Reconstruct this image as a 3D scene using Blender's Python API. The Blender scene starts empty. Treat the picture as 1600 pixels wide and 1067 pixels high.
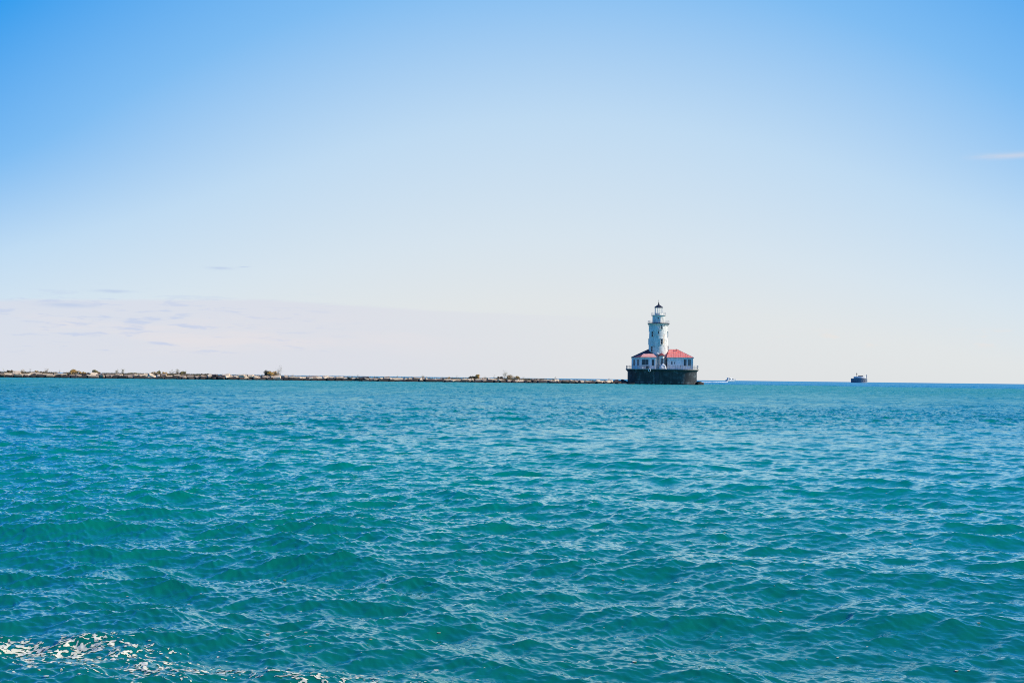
import bpy, bmesh, math, random
import numpy as np
from mathutils import Vector, Matrix
R = math.radians
random.seed(7)
scene = bpy.context.scene
COL = scene.collection
rng = np.random.default_rng(11)

# ------------------------------------------------------------------ camera
FPX = 1689.0
CAMH = 1.65
ROLL = R(0.68)
PITCH = math.atan(56.8 / FPX)
cam_d = bpy.data.cameras.new("camera")
cam = bpy.data.objects.new("camera", cam_d)
COL.objects.link(cam)
cam_d.sensor_width = 36.0
cam_d.lens = FPX * 36.0 / 1600.0
cam_d.clip_start = 0.1
cam_d.clip_end = 60000
cam.matrix_world = Matrix.Translation((0, 0, CAMH)) @ Matrix.Rotation(R(90) + PITCH, 4, 'X') @ Matrix.Rotation(ROLL, 4, 'Z')
scene.camera = cam
scene.view_settings.view_transform = 'Standard'
scene.view_settings.look = 'None'
scene.view_settings.exposure = 0.0
scene.view_settings.gamma = 1.0
scene.cycles.pixel_filter_type = 'BLACKMAN_HARRIS'
scene.cycles.filter_width = 1.0
scene.cycles.max_bounces = 6
scene.cycles.transparent_max_bounces = 8
scene.cycles.sample_clamp_indirect = 4.0
scene.cycles.sample_clamp_direct = 6.0

def PX(px, D):
    """sideways distance of something seen in column px at forward distance D"""
    return (px - 800.0) / FPX * D

# ------------------------------------------------------------------ sun and sky
SUN_AZ, SUN_EL = R(97.0), R(34)
S = Vector((math.sin(SUN_AZ) * math.cos(SUN_EL), math.cos(SUN_AZ) * math.cos(SUN_EL), math.sin(SUN_EL)))
sd = bpy.data.lights.new("sun", 'SUN')
sd.energy = 4.8
sd.angle = R(0.53)
sd.color = (1.0, 0.91, 0.74)
so = bpy.data.objects.new("sun", sd)
so.rotation_euler = (-S).to_track_quat('-Z', 'Y').to_euler()
so.location = (60, 0, 60)
COL.objects.link(so)

def lin(c):
    out = []
    for v in c:
        v /= 255.0
        out.append(v / 12.92 if v <= 0.04045 else ((v + 0.055) / 1.055) ** 2.4)
    return out

class NT:
    """small node tree writer"""
    def __init__(self, tree):
        self.t = tree
    def n(self, kind, **kw):
        nd = self.t.nodes.new(kind)
        for k, v in kw.items():
            setattr(nd, k, v)
        return nd
    def link(self, a, b):
        self.t.links.new(a, b)
    def put(self, sock, v):
        if isinstance(v, bpy.types.NodeSocket):
            self.t.links.new(v, sock)
        elif v is not None:
            sock.default_value = v
    def m(self, op, a, b=None, c=None, clamp=False):
        nd = self.n('ShaderNodeMath', operation=op, use_clamp=clamp)
        self.put(nd.inputs[0], a)
        if b is not None: self.put(nd.inputs[1], b)
        if c is not None: self.put(nd.inputs[2], c)
        return nd.outputs[0]
    def sstep(self, v, a, b):
        nd = self.n('ShaderNodeMapRange', interpolation_type='SMOOTHSTEP')
        self.put(nd.inputs[0], v); self.put(nd.inputs[1], a); self.put(nd.inputs[2], b)
        return nd.outputs[0]
    def vec(self, x, y, z):
        nd = self.n('ShaderNodeCombineXYZ')
        self.put(nd.inputs[0], x); self.put(nd.inputs[1], y); self.put(nd.inputs[2], z)
        return nd.outputs[0]
    def sep(self, v):
        nd = self.n('ShaderNodeSeparateXYZ'); self.put(nd.inputs[0], v)
        return nd.outputs
    def noise(self, v, scale, detail=4.0, rough=0.5, dist=0.0):
        nd = self.n('ShaderNodeTexNoise')
        if v is not None: self.put(nd.inputs['Vector'], v)
        nd.inputs['Scale'].default_value = scale
        nd.inputs['Detail'].default_value = detail
        nd.inputs['Roughness'].default_value = rough
        nd.inputs['Distortion'].default_value = dist
        return nd.outputs[0]
    def mix(self, f, a, b):
        nd = self.n('ShaderNodeMix', data_type='RGBA')
        self.put(nd.inputs[0], f); self.put(nd.inputs[6], a); self.put(nd.inputs[7], b)
        return nd.outputs[2]
    def ramp(self, f, stops, interp='LINEAR'):
        nd = self.n('ShaderNodeValToRGB')
        cr = nd.color_ramp; cr.interpolation = interp
        while len(cr.elements) < len(stops): cr.elements.new(0.5)
        for e, (p, c) in zip(cr.elements, stops):
            e.position = p; e.color = (c[0], c[1], c[2], 1)
        self.put(nd.inputs[0], f)
        return nd.outputs[0]

def c4(c): return (c[0], c[1], c[2], 1.0)

world = bpy.data.worlds.new("World")
scene.world = world
world.use_nodes = True
wt = NT(world.node_tree)
wt.t.nodes.clear()
tc = wt.n('ShaderNodeTexCoord')
x, y, z = wt.sep(tc.outputs['Generated'])
el = wt.m('MULTIPLY', wt.m('ARCSINE', z), 57.29578)
az = wt.m('MULTIPLY', wt.m('ARCTAN2', x, y), 57.29578)
da = wt.m('DIVIDE', wt.m('SUBTRACT', az, 2.8), 28.0)
bow = wt.m('MINIMUM', wt.m('MULTIPLY', wt.m('MULTIPLY', da, da), 11.0), 20.0)
bow = wt.m('MULTIPLY', bow, wt.m('ADD', 0.45, wt.m('MULTIPLY', wt.sstep(wt.m('ADD', el, wt.m('MAXIMUM', wt.m('SUBTRACT', wt.m('ABSOLUTE', az), 34.0), 0.0)), 0.0, 12.0), 0.55)))
ele = wt.m('DIVIDE', wt.m('MAXIMUM', wt.m('ADD', el, bow), 0.0), 90.0)
K = 10.0   # the Background runs at strength 0.1
def sk(c, k=1.0): return [v * K * k for v in lin(c)]
grad = wt.ramp(ele, [(0.0, sk((227, 229, 231))), (4/90, sk((228, 232, 234))), (7.5/90, sk((218, 231, 241))),
                     (13.5/90, sk((194, 222, 246))), (21/90, sk((128, 191, 246))), (29/90, sk((44, 158, 241))),
                     (45/90, sk((28, 120, 222))), (1.0, sk((24, 90, 185)))])
nish = wt.n('ShaderNodeTexSky', sky_type='NISHITA')
nish.sun_disc = False
nish.sun_elevation = SUN_EL
nish.sun_rotation = SUN_AZ
nish.altitude = 180
nish.air_density = 1.0
nish.dust_density = 0.6
nish.ozone_density = 3.0
skycol = wt.mix(0.06, grad, nish.outputs[0])
# low cloud bank on the left, broken by small grey-blue streaks
v1 = wt.vec(wt.m('MULTIPLY', az, 0.10), wt.m('MULTIPLY', el, 0.7), 3.0)
nz1 = wt.noise(v1, 1.4, 5, 0.55)
edge = wt.m('SUBTRACT', 3.93, wt.m('MULTIPLY', wt.m('ABSOLUTE', wt.m('ADD', az, 13.0)), 0.038))
edge = wt.m('ADD', edge, wt.m('MULTIPLY', wt.m('SUBTRACT', nz1, 0.5), 0.35))
bank = wt.m('SUBTRACT', 1.0, wt.sstep(wt.m('SUBTRACT', el, edge), -0.16, 0.06))
bank = wt.m('MULTIPLY', bank, wt.m('SUBTRACT', 1.0, wt.sstep(az, -14.0, 12.0)))
skycol = wt.mix(wt.m('MULTIPLY', bank, 0.66), skycol, c4(sk((217, 219, 232))))
pink = wt.m('MULTIPLY', wt.sstep(nz1, 0.42, 0.7), wt.m('MULTIPLY', wt.sstep(el, 0.7, 1.8), wt.m('SUBTRACT', 1.0, wt.sstep(el, 2.4, 3.4))))
pink = wt.m('MULTIPLY', pink, wt.m('SUBTRACT', 1.0, wt.sstep(az, -14.0, 2.0)))
skycol = wt.mix(wt.m('MULTIPLY', pink, 0.45), skycol, c4(sk((236, 227, 227))))
v2 = wt.vec(wt.m('MULTIPLY', az, 0.16), wt.m('MULTIPLY', el, 1.15), 8.3)
nz2 = wt.noise(v2, 3.4, 8, 0.62, 0.25)
band = wt.m('MULTIPLY', wt.sstep(el, 0.7, 1.3), wt.m('SUBTRACT', 1.0, wt.sstep(el, 3.0, 4.7)))
band = wt.m('MULTIPLY', band, wt.m('SUBTRACT', 1.0, wt.sstep(az, -17.0, -6.0)))
strk = wt.m('MULTIPLY', wt.sstep(nz2, 0.52, 0.68), band)
skycol = wt.mix(wt.m('MULTIPLY', strk, 0.6), skycol, c4(sk((190, 204, 234))))
for a0, e0, sa, se in ((-15.2, 5.42, 0.55, 0.07), (-14.0, 5.52, 0.25, 0.04), (-20.3, 4.05, 0.8, 0.07), (-22.4, 3.3, 1.1, 0.12)):
    wa_ = wt.m('DIVIDE', wt.m('SUBTRACT', az, a0), sa)
    we_ = wt.m('DIVIDE', wt.m('SUBTRACT', wt.m('ADD', el, wt.m('MULTIPLY', wt.m('SUBTRACT', nz2, 0.5), 0.25)), e0), se)
    wv_ = wt.m('EXPONENT', wt.m('MULTIPLY', wt.m('ADD', wt.m('MULTIPLY', wa_, wa_), wt.m('MULTIPLY', we_, we_)), -1.0))
    skycol = wt.mix(wt.m('MULTIPLY', wv_, 0.7), skycol, c4(sk((186, 203, 232))))
# a few pale puffs low on the right
v3 = wt.vec(wt.m('MULTIPLY', az, 0.30), wt.m('MULTIPLY', el, 0.9), 1.7)
nz3 = wt.noise(v3, 1.9, 5, 0.5)
puf = wt.m('MULTIPLY', wt.sstep(nz3, 0.56, 0.66), wt.m('MULTIPLY', wt.sstep(el, 1.6, 2.1), wt.m('SUBTRACT', 1.0, wt.sstep(el, 2.2, 2.8))))
puf = wt.m('MULTIPLY', puf, wt.sstep(az, 12.0, 18.0))
skycol = wt.mix(wt.m('MULTIPLY', puf, 0.5), skycol, c4(sk((238, 228, 222))))
# one thin cirrus streak high on the right
ce = wt.m('DIVIDE', wt.m('SUBTRACT', wt.m('ADD', el, wt.m('MULTIPLY', wt.m('SUBTRACT', nz1, 0.5), 0.3)), 10.95), 0.15)
cir = wt.m('MULTIPLY', wt.m('EXPONENT', wt.m('MULTIPLY', wt.m('MULTIPLY', ce, ce), -1.0)), wt.sstep(az, 22.2, 24.6))
cir = wt.m('MULTIPLY', cir, wt.m('SUBTRACT', 1.0, wt.sstep(az, 27.0, 30.0)))
skycol = wt.mix(wt.m('MULTIPLY', wt.m('MULTIPLY', cir, wt.sstep(nz2, 0.2, 0.5)), 0.7), skycol, c4(sk((206, 214, 230))))
bg = wt.n('ShaderNodeBackground')
bg.inputs['Strength'].default_value = 1.0 / K
wt.link(skycol, bg.inputs['Color'])
wo = wt.n('ShaderNodeOutputWorld')
wt.link(bg.outputs[0], wo.inputs[0])

# ------------------------------------------------------------------ materials
def new_mat(name):
    m = bpy.data.materials.new(name)
    m.use_nodes = True
    t = NT(m.node_tree)
    b = m.node_tree.nodes['Principled BSDF']
    return m, t, b

def mk(name, c1, c2=None, scale=2.0, rough=0.7, stretch=(1, 1, 1), metal=0.0, lo=0.4, hi=0.62, bump=0.0, c3=None, s3=6.0, t3=0.6):
    m, t, b = new_mat(name)
    b.inputs['Roughness'].default_value = rough
    b.inputs['Metallic'].default_value = metal
    if c2 is None:
        b.inputs['Base Color'].default_value = c4(c1)
        return m
    geo = t.n('ShaderNodeTexCoord')
    mp = t.n('ShaderNodeMapping'); mp.inputs['Scale'].default_value = stretch
    t.link(geo.outputs['Object'], mp.inputs[0])
    nz = t.noise(mp.outputs[0], scale, 6, 0.6)
    col = t.mix(t.sstep(nz, lo, hi), c4(c1), c4(c2))
    if c3 is not None:
        n3 = t.noise(mp.outputs[0], s3, 5, 0.6)
        col = t.mix(t.sstep(n3, t3, t3 + 0.1), col, c4(c3))
    t.put(b.inputs['Base Color'], col)
    if bump:
        bp = t.n('ShaderNodeBump'); bp.inputs['Strength'].default_value = bump
        bp.inputs['Distance'].default_value = 0.1
        t.link(nz, bp.inputs['Height']); t.link(bp.outputs[0], b.inputs['Normal'])
    return m

M = {}
M['white'] = mk('white_paint', (0.80, 0.79, 0.76), (0.64, 0.63, 0.60), 0.7, 0.6, (1, 1, 0.25))
M['wall'] = mk('wall_paint', (0.86, 0.86, 0.85), (0.70, 0.69, 0.67), 0.6, 0.65, (1, 1, 0.35), c3=(0.46, 0.43, 0.40), s3=2.4, t3=0.57)
M['red'] = mk('red_roof', (0.96, 0.22, 0.15), (0.94, 0.34, 0.27), 0.9, 0.55, (1, 1, 1), lo=0.35, hi=0.7, c3=(0.80, 0.48, 0.42), s3=1.7, t3=0.57)
M['maroon'] = mk('maroon_shaded_roof', (0.20, 0.035, 0.040), (0.28, 0.06, 0.055), 1.1, 0.6)  # porch roof's own colour; on the left roof it paints the tower's shade
M['pink'] = mk('sunlit_pink_roof', (0.92, 0.36, 0.29), (0.92, 0.52, 0.44), 1.3, 0.6, lo=0.35, hi=0.65, c3=(0.75, 0.20, 0.15), s3=2.6, t3=0.60)  # lighter roof colour painted for the sunlit strip of the left roof
M['fascia'] = mk('fascia_paint', (0.74, 0.70, 0.64), (0.5, 0.42, 0.36), 1.5, 0.6)
M['dark'] = mk('dark_iron', (0.022, 0.025, 0.035), (0.045, 0.042, 0.045), 1.5, 0.5)
M['glass'] = mk('dark_glass', (0.012, 0.018, 0.026), None, rough=0.12)
M['shutter'] = mk('boarded_opening', (0.045, 0.060, 0.070), (0.085, 0.095, 0.10), 1.4, 0.5)
M['deck'] = mk('deck_concrete', (0.50, 0.45, 0.38), (0.34, 0.30, 0.26), 0.8, 0.85)
M['tarp'] = mk('white_tarp', (0.78, 0.77, 0.75), (0.45, 0.45, 0.46), 1.1, 0.6, lo=0.5, hi=0.75)
M['rail'] = mk('rail_metal', (0.16, 0.16, 0.17), (0.28, 0.26, 0.24), 2.0, 0.5)
M['pale_rail'] = mk('pale_rail_metal', (0.55, 0.54, 0.53), (0.35, 0.33, 0.31), 2.0, 0.5)

# tower paint: white, streaked, with grime and one long rust run
def tower_mat():
    m, t, b = new_mat('tower_paint')
    b.inputs['Roughness'].default_value = 0.55
    tcn = t.n('ShaderNodeTexCoord')
    mp = t.n('ShaderNodeMapping'); mp.inputs['Scale'].default_value = (1, 1, 0.3)
    t.link(tcn.outputs['Object'], mp.inputs[0])
    n1 = t.noise(mp.outputs[0], 1.3, 6, 0.65)
    n2 = t.noise(tcn.outputs['Object'], 2.2, 6, 0.62)
    col = t.mix(t.sstep(n1, 0.42, 0.68), c4((0.88, 0.84, 0.75)), c4((0.66, 0.62, 0.54)))
    col = t.mix(t.m('MULTIPLY', t.sstep(n2, 0.51, 0.62), 0.65), col, c4((0.38, 0.36, 0.33)))
    px_, py_, pz_ = t.sep(tcn.outputs['Object'])
    dx = t.m('DIVIDE', t.m('SUBTRACT', px_, 1.84), 0.26)
    run = t.m('EXPONENT', t.m('MULTIPLY', t.m('MULTIPLY', dx, dx), -1.0))
    run = t.m('MULTIPLY', run, t.m('MULTIPLY', t.sstep(pz_, 12.6, 13.8), t.m('SUBTRACT', 1.0, t.sstep(pz_, 16.2, 17.2))))
    run = t.m('MULTIPLY', run, t.m('LESS_THAN', py_, 0.0))
    run = t.m('MULTIPLY', run, t.sstep(n2, 0.42, 0.56))
    col = t.mix(t.m('MULTIPLY', run, 0.8), col, c4((0.72, 0.42, 0.16)))
    t.put(b.inputs['Base Color'], col)
    return m
M['tower'] = tower_mat()

def caisson_mat():
    m, t, b = new_mat('caisson_paint')
    b.inputs['Roughness'].default_value = 0.65
    tcn = t.n('ShaderNodeTexCoord')
    mp = t.n('ShaderNodeMapping'); mp.inputs['Scale'].default_value = (1, 1, 0.35)
    t.link(tcn.outputs['Object'], mp.inputs[0])
    n1 = t.noise(mp.outputs[0], 0.9, 7, 0.7)
    n2 = t.noise(tcn.outputs['Object'], 0.55, 7, 0.7)
    col = t.mix(t.sstep(n1, 0.42, 0.6), c4((0.024, 0.025, 0.029)), c4((0.050, 0.050, 0.053)))
    col = t.mix(t.m('MULTIPLY', t.sstep(n2, 0.52, 0.66), 0.8), col, c4((0.13, 0.15, 0.16)))
    px_, py_, pz_ = t.sep(tcn.outputs['Object'])
    scum = t.m('MULTIPLY', t.m('MULTIPLY', t.sstep(pz_, 0.45, 0.6), t.m('SUBTRACT', 1.0, t.sstep(pz_, 0.8, 1.1))), t.sstep(n1, 0.47, 0.58))
    col = t.mix(t.m('MULTIPLY', scum, 0.7), col, c4((0.22, 0.21, 0.20)))
    wet = t.m('SUBTRACT', 1.0, t.sstep(pz_, 0.2, 0.4))
    col = t.mix(wet, col, c4((0.016, 0.014, 0.014)))
    t.put(b.inputs['Base Color'], col)
    return m
M['caisson'] = caisson_mat()

def stone_mat(name, c1, c2, wet_to, bump=0.5):
    m, t, b = new_mat(name)
    b.inputs['Roughness'].default_value = 0.85
    geo = t.n('ShaderNodeNewGeometry')
    n1 = t.noise(geo.outputs['Position'], 0.9, 6, 0.65)
    n2 = t.noise(geo.outputs['Position'], 5.0, 5, 0.6)
    col = t.mix(t.sstep(n1, 0.35, 0.65), c4(c1), c4(c2))
    col = t.mix(t.m('MULTIPLY', t.sstep(n2, 0.55, 0.7), 0.5), col, c4((c1[0]*0.45, c1[1]*0.43, c1[2]*0.42)))
    px_, py_, pz_ = t.sep(geo.outputs['Position'])
    lvl = t.m('ADD', pz_, t.m('MULTIPLY', t.m('SUBTRACT', n1, 0.5), 0.35))
    wet = t.m('SUBTRACT', 1.0, t.sstep(lvl, wet_to - 0.06, wet_to + 0.08))
    col = t.mix(wet, col, c4((0.035, 0.028, 0.024)))
    t.put(b.inputs['Base Color'], col)
    bp = t.n('ShaderNodeBump'); bp.inputs['Strength'].default_value = bump; bp.inputs['Distance'].default_value = 0.08
    t.link(n2, bp.inputs['Height']); t.link(bp.outputs[0], b.inputs['Normal'])
    return m
M['stone_pale'] = stone_mat('pale_limestone', (0.86, 0.67, 0.45), (0.58, 0.44, 0.29), 0.42)
M['stone_tan'] = stone_mat('tan_limestone', (0.44, 0.33, 0.23), (0.32, 0.24, 0.17), 0.50)
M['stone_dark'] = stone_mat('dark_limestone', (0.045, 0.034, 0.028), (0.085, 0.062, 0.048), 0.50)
M['rubble'] = stone_mat('rubble', (0.09, 0.075, 0.065), (0.15, 0.12, 0.095), 0.45)

def leaf_mat(name, c1, c2):
    m, t, b = new_mat(name)
    b.inputs['Roughness'].default_value = 0.7
    geo = t.n('ShaderNodeNewGeometry')
    n1 = t.noise(geo.outputs['Position'], 2.6, 3, 0.6)
    t.put(b.inputs['Base Color'], t.mix(t.sstep(n1, 0.4, 0.6), c4(c1), c4(c2)))
    return m
M['gold'] = leaf_mat('golden_leaf', (0.62, 0.37, 0.08), (0.70, 0.46, 0.16))
M['olive'] = leaf_mat('olive_leaf', (0.24, 0.20, 0.06), (0.36, 0.29, 0.10))
M['tan'] = leaf_mat('tan_leaf', (0.60, 0.43, 0.22), (0.70, 0.54, 0.33))
M['pale_leaf'] = leaf_mat('pale_leaf', (0.60, 0.52, 0.34), (0.70, 0.63, 0.45))
M['brown'] = leaf_mat('brown_leaf', (0.26, 0.18, 0.11), (0.36, 0.26, 0.16))
M['darkgreen'] = leaf_mat('dark_leaf', (0.035, 0.040, 0.030), (0.10, 0.09, 0.04))
M['bark'] = leaf_mat('bark', (0.16, 0.13, 0.10), (0.25, 0.21, 0.17))
M['grass'] = leaf_mat('dry_grass_blade', (0.40, 0.28, 0.12), (0.22, 0.16, 0.08))

# ------------------------------------------------------------------ mesh helpers
class MB:
    def __init__(self):
        self.v = []; self.f = []; self.mi = []
    def add(self, vs, fs, m=0):
        o = len(self.v)
        self.v += [tuple(p) for p in vs]
        self.f += [tuple(i + o for i in f) for f in fs]
        self.mi += [m] * len(fs)
        return self
    def box(self, c, s, rz=0.0, m=0, taper=1.0):
        hx, hy, hz = s[0] / 2, s[1] / 2, s[2] / 2
        vs = []
        for dz, k in ((-hz, 1.0), (hz, taper)):
            for dx, dy in ((-hx, -hy), (hx, -hy), (hx, hy), (-hx, hy)):
                a, b = dx * k, dy * k
                vs.append((c[0] + a * math.cos(rz) - b * math.sin(rz), c[1] + a * math.sin(rz) + b * math.cos(rz), c[2] + dz))
        return self.add(vs, [(3, 2, 1, 0), (4, 5, 6, 7), (0, 1, 5, 4), (1, 2, 6, 5), (2, 3, 7, 6), (3, 0, 4, 7)], m)
    def rings(self, rings, m=0, cap0=True, cap1=True):
        n = len(rings[0]); vs = [p for r in rings for p in r]; fs = []
        for k in range(len(rings) - 1):
            for i in range(n):
                j = (i + 1) % n
                fs.append((k * n + i, k * n + j, (k + 1) * n + j, (k + 1) * n + i))
        if cap0: fs.append(tuple(reversed(range(n))))
        if cap1: fs.append(tuple(range((len(rings) - 1) * n, len(rings) * n)))
        return self.add(vs, fs, m)
    def prism(self, poly, z0, z1, m=0):
        return self.rings([[(p[0], p[1], z0) for p in poly], [(p[0], p[1], z1) for p in poly]], m)
    def lathe(self, prof, n=48, c=(0, 0), m=0, a0=0.0, cap0=True, cap1=True):
        return self.rings([[(c[0] + r * math.cos(a0 + 2 * math.pi * i / n), c[1] + r * math.sin(a0 + 2 * math.pi * i / n), zz) for i in range(n)] for r, zz in prof], m, cap0, cap1)
    def tube(self, p0, p1, r0, r1=None, n=6, m=0):
        r1 = r0 if r1 is None else r1
        p0 = Vector(p0); p1 = Vector(p1); d = (p1 - p0).normalized()
        u = d.orthogonal().normalized(); w = d.cross(u)
        return self.rings([[p + (u * math.cos(2 * math.pi * i / n) + w * math.sin(2 * math.pi * i / n)) * r for i in range(n)] for p, r in ((p0, r0), (p1, r1))], m)
    def build(self, name, mats, parent=None, loc=None, smooth=False, angle=None):
        me = bpy.data.meshes.new(name)
        me.from_pydata([tuple(p) for p in self.v], [], self.f)
        if not isinstance(mats, (list, tuple)): mats = [mats]
        for mm in mats: me.materials.append(mm)
        me.polygons.foreach_set('material_index', self.mi)
        if smooth:
            me.polygons.foreach_set('use_smooth', [True] * len(self.f))
            if angle:
                me.set_sharp_from_angle(angle=R(angle))
        me.update()
        o = bpy.data.objects.new(name, me)
        COL.objects.link(o)
        if parent: o.parent = parent
        if loc is not None: o.location = loc
        return o

def tag(o, label=None, cat=None, group=None, kind=None):
    if label: o['label'] = label
    if cat: o['category'] = cat
    if group: o['group'] = group
    if kind: o['kind'] = kind
    return o

def empty(name, loc, rz=0.0):
    e = bpy.data.objects.new(name, None)
    e.location = loc; e.rotation_euler = (0, 0, rz); e.empty_display_size = 0.5
    COL.objects.link(e)
    return e

def arc(cx, cy, r, a0, a1, n):
    return [(cx + r * math.cos(R(a0 + (a1 - a0) * i / n)), cy + r * math.sin(R(a0 + (a1 - a0) * i / n))) for i in range(n + 1)]

def offset_poly(poly, d):
    out = []; n = len(poly)
    for i in range(n):
        p0 = Vector(poly[i - 1]); p1 = Vector(poly[i]); p2 = Vector(poly[(i + 1) % n])
        e1 = (p1 - p0).normalized(); e2 = (p2 - p1).normalized()
        n1 = Vector((e1.y, -e1.x)); n2 = Vector((e2.y, -e2.x))
        b = (n1 + n2); b = b / max(0.3, b.length_squared) * 2
        out.append((p1.x + b.x * d, p1.y + b.y * d))
    return out

# ------------------------------------------------------------------ lake surface: random wave fields
def field(L, N, lmin, lmax, kp, theta, spread, seed, slope, chop, expo=4.0):
    g = np.random.default_rng(seed)
    k1 = 2 * np.pi * np.fft.fftfreq(N, L / N)
    kx, ky = np.meshgrid(k1, k1, indexing='ij')
    k = np.hypot(kx, ky); k[0, 0] = 1e-6
    c = (kx * math.cos(theta) + ky * math.sin(theta)) / k
    D = (1 - spread) * np.abs(c) ** 6 + spread
    Sp = k ** (-expo) * np.exp(-1.1 * (kp / k) ** 2) * D
    kmin, kmax = 2 * np.pi / lmax, 2 * np.pi / lmin
    Sp *= (k > kmin) * np.exp(-(k / kmax) ** 4)
    Sp[0, 0] = 0
    ph = g.normal(size=(N, N)) + 1j * g.normal(size=(N, N))
    H = np.sqrt(Sp) * ph
    h = np.fft.ifft2(H).real
    sx = np.fft.ifft2(1j * kx * H).real; sy = np.fft.ifft2(1j * ky * H).real
    sc = slope / math.sqrt((sx ** 2 + sy ** 2).mean())
    dx = np.fft.ifft2(1j * kx / k * H).real; dy = np.fft.ifft2(1j * ky / k * H).real
    return dict(L=L, N=N, h=(h * sc).astype(np.float32), dx=(dx * sc * chop).astype(np.float32), dy=(dy * sc * chop).astype(np.float32))

def sample(F, X, Y, rot, keys=('h', 'dx', 'dy')):
    cr, sr = math.cos(rot), math.sin(rot)
    u = ((X * cr + Y * sr) / F['L'] * F['N']); v = ((-X * sr + Y * cr) / F['L'] * F['N'])
    i0 = np.floor(u).astype(np.int64); j0 = np.floor(v).astype(np.int64)
    fu = (u - i0).astype(np.float32); fv = (v - j0).astype(np.float32)
    N = F['N']; i0 %= N; j0 %= N; i1 = (i0 + 1) % N; j1 = (j0 + 1) % N
    res = []
    for key in keys:
        A = F[key]
        res.append((A[i0, j0] * (1 - fu) + A[i1, j0] * fu) * (1 - fv) + (A[i0, j1] * (1 - fu) + A[i1, j1] * fu) * fv)
    if len(keys) == 3:
        h, a, b = res
        return h, a * cr - b * sr, a * sr + b * cr
    return res[0]

TH = R(76)
F_gust = field(700.0, 256, 25.0, 300.0, 2 * np.pi / 90, R(20), 0.6, 5, 1.0, 0.0, 3.2)
F_gust['h'] /= F_gust['h'].std()
F_swell = field(311.0, 1024, 2.0, 30.0, 2 * np.pi / 5.5, TH - 0.45, 0.12, 21, 0.048, 0.5)
F_main = field(43.3, 1024, 0.26, 6.0, 2 * np.pi / 1.25, TH, 0.10, 31, 0.168, 0.95, 4.1)
F_mid = field(23.9, 1024, 0.10, 0.60, 2 * np.pi / 0.28, TH + 0.2, 0.06, 41, 0.135, 0.6)
F_fine = field(5.7, 1024, 0.025, 0.16, 2 * np.pi / 0.10, TH + 0.1, 0.05, 51, 0.20, 0.4)

def outer_mask(X, Y):
    d1 = Y - 400.0 + 1.18 * (X - 71.0)
    d2 = Y - (352.0 + 0.21 * X)
    return np.clip(np.maximum(d1 / 1.5, d2) / 25.0, 0, 1)

def fade(dr, a, b):
    t = np.clip((b - dr) / (b - a), 0, 1)
    return (t * t * (3 - 2 * t)).astype(np.float32)

def lake_surface(X, Y, dr):
    """X, Y rest positions -> displaced x, y, z of the water"""
    g = np.clip(1.0 + 0.26 * sample(F_gust, X, Y, 0.1, ('h',)), 0.55, 1.5)
    out = outer_mask(X, Y)
    rad = np.hypot(X, Y).astype(np.float32)
    far = fade(rad, 2500.0, 6000.0)
    a = [(F_swell, 0.31, (0.9 + 2.2 * out) * (0.25 + 0.75 * far)),
         (F_main, 0.0, g * (1.0 + 1.0 * out) * (1 + 0.9 * np.clip((rad - 60) / 200, 0, 1)) * fade(dr, 2.5, 6.0)),
         (F_mid, 0.55, g ** 1.5 * (1 + 1.3 * np.clip((rad - 9) / 70, 0, 1)) * fade(dr, 1.0, 2.5)),
         (F_fine, -0.4, g ** 2 * fade(dr, 0.10, 0.28))]
    x = X.astype(np.float32).copy(); y = Y.astype(np.float32).copy(); zz = np.zeros_like(x)
    for Fd, rot, w in a:
        h, dx, dy = sample(Fd, X, Y, rot)
        zz += h * w; x += dx * w; y += dy * w
    return x, y, zz

def build_lake():
    r = [0.3]
    while r[-1] < 14000:
        q = r[-1]
        if q < 3.5: st = 0.12
        elif q < 420: st = max(0.011, (0.0023 if q < 28 else 0.0031) * q)
        else: st = q * min(0.03, 0.0031 + (q - 420) * 1.2e-5)
        r.append(q + st)
    r = np.array(r); dr = np.gradient(r)
    half = R(34.0)
    fine = np.linspace(-half, half, 1240)
    wide = R(84.0)
    r1_ = np.linspace(half, wide, 270)[1:]
    side = np.linspace(wide, 2 * math.pi - wide, 110)[1:-1]
    a = np.concatenate([fine, r1_, side, 2 * math.pi - r1_[::-1]])
    na, nr = len(a), len(r)
    RR, AA = np.meshgrid(r, a, indexing='ij')
    DR = np.broadcast_to(dr[:, None], RR.shape)
    X = (RR * np.sin(AA)).ravel(); Y = (RR * np.cos(AA)).ravel()
    x, y, zz = lake_surface(X, Y, DR.ravel().astype(np.float32))
    co = np.stack([x, y, zz], 1).astype(np.float32)
    i = np.arange(nr - 1)[:, None]; j = np.arange(na)[None, :]; j2 = (j + 1) % na
    q = np.stack([i * na + j, (i + 1) * na + j, (i + 1) * na + j2, i * na + j2], -1).reshape(-1, 4).astype(np.int32)
    q = q[:, ::-1]
    me = bpy.data.meshes.new('lake_water')
    me.vertices.add(len(co)); me.vertices.foreach_set('co', co.ravel())
    me.loops.add(q.size); me.loops.foreach_set('vertex_index', q.ravel())
    me.polygons.add(len(q))
    me.polygons.foreach_set('loop_start', np.arange(0, q.size, 4, dtype=np.int32))
    me.polygons.foreach_set('use_smooth', np.ones(len(q), dtype=bool))
    me.update(calc_edges=True)
    me.materials.append(M['water'])
    o = bpy.data.objects.new('lake_water', me)
    COL.objects.link(o)
    o['kind'] = 'structure'
    o['label'] = 'choppy turquoise lake water reaching to the horizon'
    return o

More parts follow.
